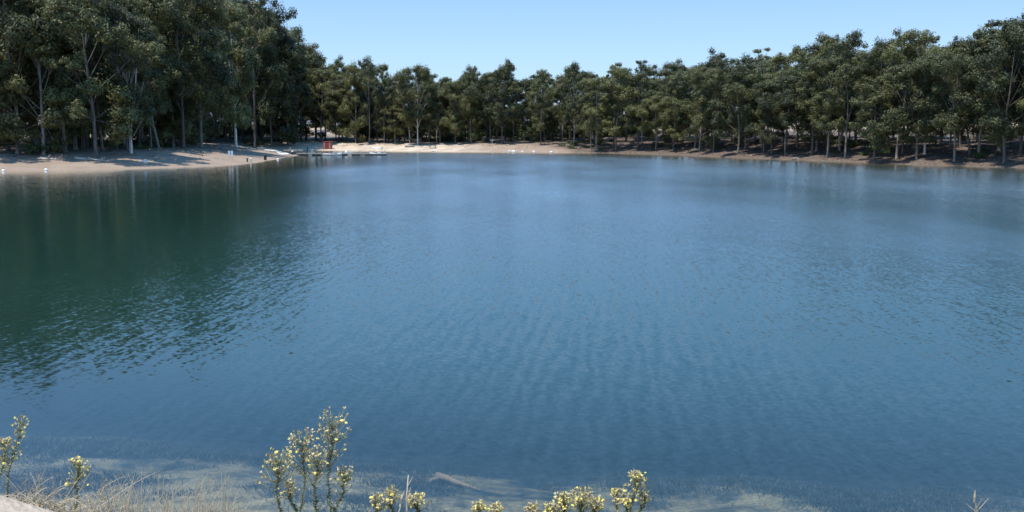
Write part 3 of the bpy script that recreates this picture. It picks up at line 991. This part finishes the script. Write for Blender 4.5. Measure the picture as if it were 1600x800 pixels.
rock(226, 255, 0.42, M['pale_rock'], 'pale grey boulder on the near beach below the long tree shadow', 'rocks on the beaches', (0.9, 0.9, 0.85))
for i, (px, py, r) in enumerate([(420, 236.5, .55), (425, 238.2, .6), (431, 239.6, .5), (437, 240.8, .5), (428, 240.6, .4), (420, 240, .35)]):
    pass
wr = [(797, 237.2, .5, 'white rock first in the waterline row past the thin pole'), (803, 237.6, .62, 'largest white rock at the waterline past the thin pole'),
      (816, 237.8, .42, 'small white rock third along the waterline past the pole'), (834, 238.0, .5, 'white rock fourth along the waterline past the pole'),
      (861, 238.2, .42, 'last white rock along the waterline, beyond the other four'), (677, 236.4, .4, 'single white rock at the waterline of the bright far beach')]
for px, py, r, lab in wr: rock(px, py, r * 0.75, M['white_rock'], lab, 'white rocks at the waterline', (1.2, 0.9, 0.6))
rock(1243, 248.6, .38, M['rock'], 'low grey rock at the foot of the shaded bank', 'rocks on the beaches', (1.6, 1, .5))
rock(640, 229.5, .8, M['rock'], 'grey rock mound beside the root of the bare white trunk', 'rocks on the beaches', (1.6, 1, .45))

# concrete ramp on the point
pa = ground_hit(418, 234.5); pb_ = ground_hit(446, 242.0)
Lr, rr_ = basis(pa, pb_)
ramp = empty('boat_ramp', (pa.x, pa.y, 0), rr_)
tag(ramp, 'pale concrete boat ramp sloping down the sandy point to the jetty', 'ramp')
vs = []; fs = []
for i in range(13):
    t = i / 12; q = pa.lerp(pb_, t); z = max(hz(q.x, q.y), 0.03) + 0.12
    for sy in (-0.9, 0.9): vs.append((t * Lr, sy, z))
    for sy in (-0.9, 0.9): vs.append((t * Lr, sy, z - 0.6))
for i in range(12):
    a = i * 4; b = a + 4
    fs += [(a, b, b + 1, a + 1), (a, a + 2, b + 2, b), (a + 1, b + 1, b + 3, a + 3)]
fs += [(0, 1, 3, 2), (48, 50, 51, 49)]
rm = MB(); rm.add(vs, fs); rm.build('slab', M['concrete'], ramp)
km = MB()
for i in range(12):
    a = vs[i * 4]; b = vs[i * 4 + 4]
    km.tube([(a[0], a[1] - 0.06, a[2] + 0.05), (b[0], b[1] - 0.06, b[2] + 0.05)], 0.11, 6)
km.build('kerb', M['white'], ramp)

# red cabin
p = ground_hit(512, 232.6)
cab = empty('beach_cabin', (p.x, p.y, hz(p.x, p.y)), R(-6))
tag(cab, 'small red cabin with faded door panels on the cove beach', 'cabin')
MB().box((0, 0, 0.92), (2.3, 1.1, 1.9)).build('wall', M['red'], cab)
for i in range(3):
    d = MB().box((-0.74 + i * 0.74, -0.57, 0.88), (0.5, 0.05, 1.6)).build('door', M['pink'] if i != 1 else M['red'], cab)
    MB().box((-0.56 + i * 0.74, -0.61, 0.9), (0.05, 0.04, 0.16)).build('handle', M['black'], d)
for i in range(4): MB().box((-1.11 + i * 0.74, -0.58, 0.95), (0.09, 0.07, 1.86)).build('corner_post', M['red'], cab)
MB().box((0, 0, 1.93), (2.5, 1.3, 0.08), 0, (R(3), 0)).build('roof', M['red'], cab)

# dark roofed shed with pale gable
p = ground_hit(503, 213.5)
sh = empty('shed', (p.x, p.y, hz(p.x, p.y)), R(8))
tag(sh, 'low dark-roofed shed with a pale gable under trees behind the red cabin', 'shed')
MB().box((0, 0, 0.7), (3.0, 2.0, 1.5)).build('wall', M['grey_wood'], sh)
rm = MB(); rm.add([(-1.65, -1.25, 1.42), (1.5, -1.25, 1.42), (1.5, 0, 2.25), (-1.65, 0, 2.25), (-1.65, 1.25, 1.42), (1.5, 1.25, 1.42)], [(0, 1, 2, 3), (3, 2, 5, 4)])
ro = rm.build('roof', M['roof'], sh); ro.modifiers.new('thickness', 'SOLIDIFY').thickness = 0.08
gm = MB(); gm.add([(1.53, -1.1, 1.4), (1.53, 1.1, 1.4), (1.53, 0, 2.15), (1.59, -1.1, 1.4), (1.59, 1.1, 1.4), (1.59, 0, 2.15)], [(0, 2, 1), (3, 4, 5), (0, 1, 4, 3), (1, 2, 5, 4), (2, 0, 3, 5)])
gm.build('gable', M['white'], sh)
MB().box((0, -1.06, 0.22), (2.9, 0.08, 0.2)).build('rail', M['concrete'], sh)
MB().box((0.4, -1.03, 0.75), (0.7, 0.05, 1.15)).build('door', M['black'], sh)

# yellow board behind it
p = ground_hit(505, 209)
yb = empty('yellow_board', (p.x, p.y, hz(p.x, p.y)), R(4))
zt = at_depth(505, 197, p.y).z - yb.location.z
tag(yb, 'yellow board on two posts above the dark shed roof', 'board')
MB().box((0, 0, zt), (1.6, 0.06, 0.7)).build('panel', M['yellow'], yb)
for sx in (-0.6, 0.6): MB().tube([(sx, 0.07, -0.2), (sx, 0.07, zt + 0.3)], 0.05, 8).build('post', M['white'], yb)

# parked van
p = ground_hit(461, 210.5)
vn = empty('parked_van', (p.x, p.y, hz(p.x, p.y)), R(10))
tag(vn, 'pale van parked half hidden under trees above the cove', 'van')


def profile(pts, y0, y1):
    n = len(pts)
    v = [(x, y0, z) for x, z in pts] + [(x, y1, z) for x, z in pts]
    f = [tuple(range(n)), tuple(range(2 * n - 1, n - 1, -1))] + [(i, n + i, n + (i + 1) % n, (i + 1) % n) for i in range(n)]
    mb = MB(); mb.add(v, f); return mb


profile([(-1.9, .35), (1.95, .35), (2.0, .75), (1.75, 1.0), (1.2, 1.75), (-1.8, 1.82), (-1.95, 1.0)], -0.8, 0.8).build('body', M['white'], vn)
MB().box((-0.5, -0.81, 1.4), (1.9, 0.03, 0.5)).build('side_window', M['glass'], vn)
MB().box((0.95, -0.81, 1.32), (0.6, 0.03, 0.42)).build('side_window', M['glass'], vn)
MB().box((1.5, 0, 1.39), (0.03, 1.35, 0.7), 0, (0, R(-36))).build('windscreen', M['glass'], vn)
MB().box((0, -0.81, 0.7), (3.6, 0.025, 0.34)).build('side_stripe', M['pink'], vn)
for sx in (-1.2, 1.25):
    for sy in (-0.74, 0.74):
        w = MB().tube([(sx, sy - 0.1, 0.32), (sx, sy + 0.1, 0.32)], 0.32, 16).build('wheel', M['rubber'], vn)
        MB().tube([(sx, sy - 0.115, 0.32), (sx, sy + 0.115, 0.32)], 0.17, 12).build('rim', M['concrete'], w)

# thin pole
p = ground_hit(769, 236)
pl = empty('sign_pole', (p.x, p.y, hz(p.x, p.y)))
tag(pl, 'thin grey pole with a short crossbar on the far beach', 'pole')
MB().tube([(0, 0, -0.3), (0, 0, 3.0)], [0.07, 0.05], 8).build('shaft', M['concrete'], pl)
MB().box((0, -0.06, 2.62), (0.95, 0.06, 0.22)).build('crossbar', M['grey_wood'], pl)

# picnic table
p = ground_hit(676, 231.5)
pt = empty('picnic_table', (p.x, p.y, hz(p.x, p.y)), R(12))
tag(pt, 'grey wooden picnic table on the bright sand beside the bare white trunk', 'table')
m = MB()
for i in range(4): m.box((0, -0.33 + i * 0.22, 0.76), (1.9, 0.2, 0.05))
m.build('tabletop', M['grey_wood'], pt)
for sy in (-0.75, 0.75): MB().box((0, sy, 0.45), (1.9, 0.28, 0.05)).build('bench', M['grey_wood'], pt)
for sx in (-0.7, 0.7):
    for sg in (-1, 1): MB().tube([(sx, sg * 0.72, 0), (sx, sg * 0.2, 0.74)], 0.05, 6).build('leg', M['grey_wood'], pt)
    MB().box((sx + 0.06, 0, 0.40), (0.05, 1.7, 0.09)).build('cross_beam', M['grey_wood'], pt)

# fallen branches on the near beach
def fallen(px0, py0, px1, py1, r, label, seed):
    a = ground_hit(px0, py0); b = ground_hit(px1, py1)
    q = random.Random(seed)
    o = empty('fallen_branch', (a.x, a.y, a.z))
    d = b - a
    def onz(v): 
        return Vector((v.x, v.y, hz(a.x + v.x, a.y + v.y) - a.z + r * 0.8))
    m = MB(); pts_ = [onz(d * (i / 6) + Vector((q.uniform(-.15, .15), q.uniform(-.15, .15), 0))) for i in range(7)]
    m.tube(pts_, [r * (1 - 0.1 * i) for i in range(7)], 7)
    m.build('limb', M['grey_wood'], o, True)
    for i in range(5):
        s_ = pts_[q.randrange(2, 6)]; e = s_ + Vector((q.uniform(-.9, .9), q.uniform(-.9, .9), q.uniform(.1, .6)))
        MB().tube([s_, s_.lerp(e, .5) + Vector((0, 0, .1)), e], [r * .4, r * .3, r * .12], 5).build('twig', M['grey_wood'], o, True)
    tag(o, label, 'branch', 'fallen branches on the near beach')


fallen(118, 249, 168, 253, 0.2, 'long grey fallen branch lying below the thickest dark trunk', 1)
fallen(62, 249, 92, 250.5, 0.16, 'short grey fallen branch in the shade of the bushy trees', 2)
fallen(242, 247, 266, 248.5, 0.10, 'thin fallen branch at the tip of the long tree shadow', 3)

# buoys
for i, (px, py, lab) in enumerate([(5.5, 267.6, 'white buoy at the waterline by the left edge of the photo'), (72, 266.4, 'white buoy at the waterline below the short fallen branch'),
                                   (434, 249.5, 'white buoy off the tip of the sandy point near the black bin')]):
    x, y = wat(px, py)
    o = empty('buoy', (x, y, 0))
    tag(o, lab, 'buoy', 'white buoys near the beach')
    MB().blob((0, 0, 0.08), 0.2, 3, 0.0, 14, 10, (1, 1, 0.9)).build('float', M['white'], o, True)
    MB().tube([(0, 0, 0.24), (0, 0, 0.34)], 0.04, 8).build('ring', M['black'], o)

# ------------------------------------------------------------------ near bank: sunken log, weeds, flowering plants, dry grass
def bed_hit(px, py):
    r = ray(px, py)
    t = np.linspace(8, 30, 2200); z = CAMZ + r.z * t; h = height(r.x * t, r.y * t)
    k = int(np.argmax(z < h)); return (r.x * t[k], r.y * t[k])


p = bed_hit(684, 752); q_ = bed_hit(744, 766)
zb = hz(p[0], p[1])
lg = empty('sunken_stump', (p[0], p[1], zb))
tag(lg, 'tan broken stump lying under the shallow water', 'stump')
d = Vector((q_[0] - p[0], q_[1] - p[1], 0))
def bedz(v, up): return (v.x, v.y, hz(p[0] + v.x, p[1] + v.y) - zb + up)


m = MB(); m.tube([bedz(d * t + Vector((0, k_, 0)), u) for t, u, k_ in ((-.05, .03, .02), (0, .09, .02), (.25, .10, -.01), (.5, .07, .03), (.8, .05, 0), (1.1, .02, -.03))], [0.03, 0.062, 0.058, 0.045, 0.03, 0.012], 9)
m.build('log', M['tan_rock'], lg, True)
m = MB(); m.tube([bedz(d * .1, .08), bedz(d * .1 + Vector((.12, .22, 0)), .09), bedz(d * .1 + Vector((.16, .42, 0)), .05)], [0.055, 0.035, 0.012], 6)
m.build('root', M['tan_rock'], lg, True)
m = MB(); m.tube([bedz(d * .05, .06), bedz(d * .05 + Vector((-.12, -.12, 0)), .05), bedz(d * .05 + Vector((-.2, -.35, 0)), .02)], [0.06, 0.04, 0.012], 6)
m.build('root', M['tan_rock'], lg, True)


def weed_stuff():
    g = np.random.default_rng(5)
    cx = g.uniform(-11, 11, 9000); cy = g.uniform(11, 19, 9000)
    cz = height(cx, cy)
    f = fbm(cx * 0.7, cy * 1.1, 31) * 1.2 + 0.5 * np.exp(-((cz + 0.95) / 0.3) ** 2) - 0.42
    ok = (f + g.normal(0, 0.1, len(cz)) > 0) & (cz < -0.35)
    cx, cy, f = cx[ok][:1500], cy[ok][:1500], f[ok][:1500]
    per = 55
    rad_ = np.repeat(g.uniform(0.05, 0.22, len(cx)), per)
    x = np.repeat(cx, per) + g.normal(0, 1, len(rad_)) * rad_ * 1.5; y = np.repeat(cy, per) + g.normal(0, 1, len(rad_)) * rad_
    z = height(x, y); n = len(x)
    h = np.minimum(g.uniform(0.02, 0.09, n), np.maximum(-z - 0.05, 0.005))
    a = g.uniform(0, 6.28, n); w = g.uniform(0.003, 0.010, n)
    lx, ly = np.cos(a) * w, np.sin(a) * w
    ox, oy = g.normal(0, 0.05, n), g.normal(0, 0.05, n)
    v = np.stack([np.stack([x - lx, y - ly, z], 1), np.stack([x + lx, y + ly, z], 1), np.stack([x + lx * .4 + ox, y + ly * .4 + oy, z + h], 1), np.stack([x - lx * .4 + ox, y - ly * .4 + oy, z + h], 1)], 1).reshape(-1, 3)
    mb = MB(); mb.add(v, [(i * 4, i * 4 + 1, i * 4 + 2, i * 4 + 3) for i in range(n)])
    o = mb.build('water_weed', leaf_material('dark_water_weed', (0.020, 0.026, 0.026), (0.085, 0.075, 0.055), 0.0), None)
    tag(o, 'dark water weed growing on the shallow lake bed', 'water weed', kind='stuff')


weed_stuff()

M['stem'] = simple('weed_stem', (0.20, 0.19, 0.085), 0.8, 0.3, 30)
M['stem_leaf'] = leaf_material('weed_leaves', (0.07, 0.08, 0.03), (0.36, 0.37, 0.18), 0.25)
M['flower'] = simple('yellow_petals', (0.70, 0.58, 0.14), 0.7, 0.12, 40)
M['bud'] = leaf_material('seed_buds', (0.22, 0.17, 0.07), (0.64, 0.56, 0.34), 0.2)
M['straw'] = leaf_material('straw', (0.34, 0.27, 0.17), (0.66, 0.57, 0.42), 0.25)


def flower_mesh():
    mb = MB()
    r = 0.0080
    for k in range(9):
        a = k * 2 * math.pi / 9
        c, s = math.cos(a), math.sin(a)
        vs = [(0.3 * r * c, 0.3 * r * s, 0), (0.8 * r * c - 0.26 * r * s, 0.8 * r * s + 0.26 * r * c, 0.18 * r), (1.15 * r * c, 1.15 * r * s, 0.1 * r), (0.8 * r * c + 0.26 * r * s, 0.8 * r * s - 0.26 * r * c, 0.18 * r)]
        mb.add(vs, [(0, 1, 2, 3)])
    mb.blob((0, 0, 0.1 * r), 0.5 * r, 1, 0.1, 8, 5, (1, 1, 0.8))
    mb.tube([(0, 0, -0.9 * r), (0, 0, 0)], [0.25 * r, 0.5 * r], 6)
    return mb.mesh('flower_head', M['flower'])


FLOWER = flower_mesh()


def bud_mesh(seed):
    q = random.Random(seed); b = MB()
    b.blob((0, 0, 0), 0.0042, seed, .1, 6, 4, (1, 1, 1.4))
    for kk in range(6):
        a = q.uniform(0, 6.28); u = Vector((math.cos(a), math.sin(a), 1.1)) * 0.010
        w = Vector((-math.sin(a), math.cos(a), 0)) * 0.0026
        b.add([(0, 0, 0), tuple(u * .6 + w), tuple(u), tuple(u * .6 - w)], [(0, 1, 2, 3)])
    return b.mesh('bud', M['bud'])


BUDS = [bud_mesh(k) for k in range(4)]


def flowering_plant(stems, label, Yd, yellow=0.3, seed=0, head=0.075, leafy=1.0):
    """stems: (top px, top py, base px, base py, head scale); all grow from one root crown"""
    q = random.Random(seed); g = np.random.default_rng(seed + 50)
    bx_ = sum(s[2] for s in stems) / len(stems)
    r0 = at_depth(bx_, 800, Yd)
    root = Vector((r0.x, Yd, hz(r0.x, Yd)))
    pl = empty('flowering_weed', root)
    for (tx, ty, bpx, bpy_, hs) in stems:
        top = at_depth(tx, ty, Yd + q.uniform(-.1, .1)) - root
        low = at_depth(bpx, bpy_, Yd + q.uniform(-.06, .06)) - root
        path = [Vector((low.x * 0.4, low.y * 0.4, -0.05)), low * 0.6, low, low.lerp(top, 0.35), low.lerp(top, 0.7), top]
        P = []
        for i in range(len(path) - 1):
            for j in range(4):
                t = j / 4
                v = path[i].lerp(path[i + 1], t); P.append(v + Vector((q.gauss(0, .003) + 0.012 * math.sin(i * 2.1 + j * .5 + bpx), q.gauss(0, .003), 0)) * (1 if i < 4 else .6) + v * (0 if i < 4 else .4) if i < 4 else v)
        P.append(top)
        n = len(P)
        st = MB().tube(P, [0.0045 - 0.003 * i / n for i in range(n)], 6)
        R_ = head * hs
        heads = []
        for i in range(int(58 * hs) + 10):
            t = 1 - q.random() ** 1.4 * 0.30
            k = min(n - 2, int(t * (n - 1)))
            s_ = P[k]
            a = q.uniform(0, 6.28); rr = R_ * math.sqrt(q.random()) * (0.6 + 0.5 * (1 - t) / 0.3)
            e = s_ + Vector((rr * math.cos(a), rr * math.sin(a), q.uniform(0.35, 1.0) * R_ * 0.9))
            st.tube([s_, s_.lerp(e, 0.5) + Vector((0, 0, -0.006)), e], [0.0015, 0.0012, 0.0009], 4)
            heads.append(e)
        so = st.build('stem', M['stem'], pl, True)
        # leaves up the stem
        lm = MB()
        m_ = int(n * 12 * leafy)
        for i in range(m_):
            t = q.uniform(0.15, 0.88); k = int(t * (n - 1)); s_ = P[k].lerp(P[k + 1], q.random())
            a = q.uniform(0, 6.28); l = q.uniform(0.012, 0.028) * (1.15 - 0.5 * t)
            d = Vector((math.cos(a), math.sin(a), q.uniform(0.2, 1.1))).normalized()
            w = Vector((-math.sin(a), math.cos(a), 0)) * l * 0.17
            lm.add([tuple(s_), tuple(s_ + d * l * .5 + w), tuple(s_ + d * l + Vector((0, 0, -l * .25))), tuple(s_ + d * l * .5 - w)], [(0, 1, 2, 3)])
        lm.build('leaves', M['stem_leaf'], so)
        for e in heads:
            yes = q.random() < yellow
            f = bpy.data.objects.new('flower_head' if yes else 'bud', FLOWER if yes else BUDS[q.randrange(4)]); COL.objects.link(f); f.parent = so
            f.location = e; f.rotation_euler = (q.gauss(0, .5), q.gauss(0, .5), q.uniform(0, 6)); sc_ = q.uniform(.7, 1.15); f.scale = (sc_,) * 3
    tag(pl, label, 'plant', 'yellow flowering weeds on the near bank')
    return pl


flowering_plant([(37, 652, 4, 800, .7), (12, 690, -8, 800, .75)], 'leaning yellow-flowered weed cut by the left edge of the photo', 4.7, .26, 1, .07, 1.1)
flowering_plant([(124, 728, 115, 806, .95)], 'small single-stemmed yellow-flowered weed among the dry grass', 4.75, .26, 2, .075)
flowering_plant([(434, 722, 438, 806, 1.1), (474, 690, 472, 806, 1.15), (497, 716, 494, 806, .9), (521, 662, 513, 806, 1.25), (541, 742, 522, 806, .7), (452, 758, 462, 806, .5)],
                'tallest yellow-flowered weed, a clump of several leafy stems', 4.6, .16, 3, .09, 1.2)
flowering_plant([(588, 782, 590, 815, .6), (612, 774, 612, 815, .8), (652, 786, 648, 815, .8)], 'low yellow-flowered weed just past the tallest clump, beside a bare stalk', 4.6, .28, 4)
flowering_plant([(748, 796, 750, 820, .6), (776, 799, 776, 820, .6), (832, 797, 834, 820, .6)], 'lowest yellow-flowered weed, only its tips showing at the bottom edge', 4.5, .28, 5)
flowering_plant([(880, 786, 884, 820, .9), (908, 782, 906, 820, 1.0), (930, 788, 928, 820, .8), (862, 798, 866, 820, .7)], 'wide flat-topped yellow-flowered weed leaning on the rounder taller one', 4.5, .26, 6)
flowering_plant([(996, 748, 985, 815, .85), (962, 768, 972, 815, .5), (1008, 776, 998, 815, .5), (978, 784, 980, 815, .5)], 'round-headed yellow-flowered weed standing apart over the water, farthest to the right', 4.5, .32, 7)


def stalk(px, py, bpx, bpy_, Yd, label, seed, r=0.004, head=False):
    q = random.Random(seed)
    b = at_depth(bpx, bpy_, Yd); t = at_depth(px, py, Yd)
    rt = Vector((b.x, b.y, hz(b.x, b.y)))
    o = empty('dry_stalk', rt)
    tag(o, label, 'stalk', 'bare dry stalks on the near bank')
    P = [Vector((0, 0, -0.02)), (b - rt) , (b - rt).lerp(t - rt, .5) + Vector((q.uniform(-.006, .006), 0, 0)), t - rt]
    MB().tube(P, [r, r, r * .8, r * .35], 6).build('stem', M['straw'], o, True)
    m = MB()
    for i in range(4):
        s_ = P[1].lerp(P[3], q.uniform(.3, .85)); e = s_ + Vector((q.uniform(-.05, .05), q.uniform(-.03, .03), q.uniform(.03, .07)))
        m.tube([s_, e], [r * .5, r * .2], 4)
    m.build('twigs', M['straw'], o)
    if head: MB().tube([P[3] - Vector((0, 0, .03)), P[3], P[3] + Vector((0, 0, .03))], [.003, .006, .002], 6).build('seed_head', M['straw'], o)


stalk(638, 742, 636, 812, 4.5, 'pale bare stalk sticking up over the low flowering weed', 1, .005)
stalk(628, 772, 620, 812, 4.5, 'shorter bent dry stalk next to the pale one over the low weed', 2)
stalk(1523, 776, 1530, 815, 4.5, 'single dry seed stalk alone near the bottom edge, far from the flowers', 3, .004, True)


def dry_grass():
    q = random.Random(9)
    mb = MB()
    for i in range(420):
        px = q.choice([q.gauss(60, 22), q.gauss(95, 30), q.gauss(165, 30), q.gauss(230, 40), q.gauss(300, 50), q.uniform(-20, 380), q.gauss(340, 25)])
        if px < -30 or px > 430: continue
        Y = q.uniform(4.55, 5.0)
        b = at_depth(px, 800, Y); rt = Vector((b.x, Y, hz(b.x, Y)))
        tall = q.random()
        tpy = 800 - (8 + 62 * tall ** 2.2) * (1.0 if px < 370 else .5)
        t = at_depth(px + q.gauss(6, 26) * (0.4 + tall), tpy, Y + q.uniform(-.1, .1))
        mid = rt.lerp(t, .6) + Vector((0, 0, q.uniform(.0, .05)))
        if q.random() < .3: t.z -= q.uniform(.0, .05)
        P = bez(rt, mid + (mid - rt) * .15, t, 6)
        mb.tube(P, [0.0024 * (1 - .75 * k / 6) for k in range(7)], 4)
        if q.random() < .18:
            e = P[-1]
            for k in range(3):
                mb.tube([P[4].lerp(P[6], k / 3), P[4].lerp(P[6], k / 3) + Vector((q.uniform(-.03, .03), 0, q.uniform(.01, .035)))], [.0012, .0006], 3)
    o = mb.build('dry_grass', M['straw'], None)
    tag(o, 'bleached dry grass stems along the near bank', 'grass', kind='stuff')


dry_grass()

def bark_litter():
    g = np.random.default_rng(15)
    x = g.uniform(-90, 90, 60000); y = g.uniform(115, 300, 60000)
    sd = sdist(x, y)
    ok = (sd > 1.5) & (sd < 42) & (g.random(len(x)) < np.where(x > 15, 0.75, np.clip((sd - 5) / 10, 0.04, 0.8)))
    x, y = x[ok][:9000], y[ok][:9000]
    z = height(x, y)
    n = len(x); a = g.uniform(0, 6.28, n); l = g.uniform(0.12, 0.55, n); w = g.uniform(0.03, 0.12, n)
    ca, sa = np.cos(a), np.sin(a)
    up = g.uniform(0.03, 0.16, n)
    v = np.stack([np.stack([x - ca * l - sa * w, y - sa * l + ca * w, z + .02], 1), np.stack([x - ca * l + sa * w, y - sa * l - ca * w, z + .02], 1),
                  np.stack([x + ca * l + sa * w, y + sa * l - ca * w, z + up], 1), np.stack([x + ca * l - sa * w, y + sa * l + ca * w, z + up + .03], 1)], 1).reshape(-1, 3)
    mb = MB(); mb.add(v, [(i * 4, i * 4 + 1, i * 4 + 2, i * 4 + 3) for i in range(n)])
    o = mb.build('bark_litter', leaf_material('bark_strips', (0.05, 0.035, 0.025), (0.30, 0.23, 0.17), 0.0), None)
    tag(o, 'fallen bark strips and leaf litter under the trees', 'litter', kind='stuff')


bark_litter()

# ------------------------------------------------------------------ camera, sky, sun
cam = bpy.data.cameras.new('camera'); co = bpy.data.objects.new('camera', cam); COL.objects.link(co)
co.location = (0, 0, CAMZ); co.rotation_euler = (R(90) - PITCH, 0, 0)
cam.sensor_width = 36; cam.lens = F / 1600 * 36; cam.clip_end = 8000; cam.clip_start = 0.1
scene.camera = co

w = bpy.data.worlds.new('World'); scene.world = w; w.use_nodes = True
nt = w.node_tree; nt.nodes.clear()
out = nt.nodes.new('ShaderNodeOutputWorld'); bg = nt.nodes.new('ShaderNodeBackground')
sky = nt.nodes.new('ShaderNodeTexSky'); sky.sky_type = 'NISHITA'; sky.sun_disc = False
sky.sun_elevation = SUN_EL
sky.sun_rotation = math.atan2(SUN_TO.x, SUN_TO.y)
sky.air_density = 1.0; sky.dust_density = 0.15; sky.ozone_density = 1.2
bg.inputs[1].default_value = 0.142
wb = nt.nodes.new('ShaderNodeMix'); wb.data_type = 'RGBA'; wb.blend_type = 'MULTIPLY'; wb.inputs[0].default_value = 1.0
wb.inputs[7].default_value = (0.89, 0.955, 1.15, 1)
nt.links.new(sky.outputs[0], wb.inputs[6]); nt.links.new(wb.outputs[2], bg.inputs[0])
bg.inputs[1].default_value = 0.105
tcw = nt.nodes.new('ShaderNodeTexCoord'); sxz = nt.nodes.new('ShaderNodeSeparateXYZ'); nt.links.new(tcw.outputs['Generated'], sxz.inputs[0])
rmp = nt.nodes.new('ShaderNodeValToRGB'); nt.links.new(sxz.outputs[2], rmp.inputs[0])
e = rmp.color_ramp.elements
for p_, c_ in ((0.0, (0.37, 0.56, 0.73)), (0.07, (0.315, 0.51, 0.73)), (0.14, (0.225, 0.42, 0.73)), (0.27, (0.215, 0.51, 0.97)), (0.5, (0.20, 0.60, 1.18)), (1.0, (0.14, 0.48, 1.05))):
    el = e[0] if p_ == 0 else (e[len(e) - 1] if p_ == 1.0 else e.new(p_)); el.position = p_; el.color = c_ + (1,)
bg2 = nt.nodes.new('ShaderNodeBackground'); bg2.inputs[1].default_value = 1.0; nt.links.new(rmp.outputs[0], bg2.inputs[0])
mxw = nt.nodes.new('ShaderNodeMixShader'); mxw.inputs[0].default_value = 0.72
nt.links.new(bg.outputs[0], mxw.inputs[1]); nt.links.new(bg2.outputs[0], mxw.inputs[2]); nt.links.new(mxw.outputs[0], out.inputs[0])

sl = bpy.data.lights.new('sun', 'SUN'); so = bpy.data.objects.new('sun', sl); COL.objects.link(so)
sl.energy = 5.0; sl.angle = R(0.55); sl.color = (1.0, 0.95, 0.87)
dirv = Vector((SUN_TO.x * math.cos(SUN_EL), SUN_TO.y * math.cos(SUN_EL), math.sin(SUN_EL)))
so.rotation_euler = dirv.to_track_quat('Z', 'Y').to_euler()

scene.view_settings.view_transform = 'Standard'; scene.view_settings.look = 'None'
scene.view_settings.exposure = 0.56; scene.view_settings.gamma = 1.0; scene.view_settings.use_curve_mapping = False
scene.cycles.use_denoising = True
scene.cycles.max_bounces = 8; scene.cycles.transparent_max_bounces = 12
scene.cycles.sample_clamp_indirect = 6.0
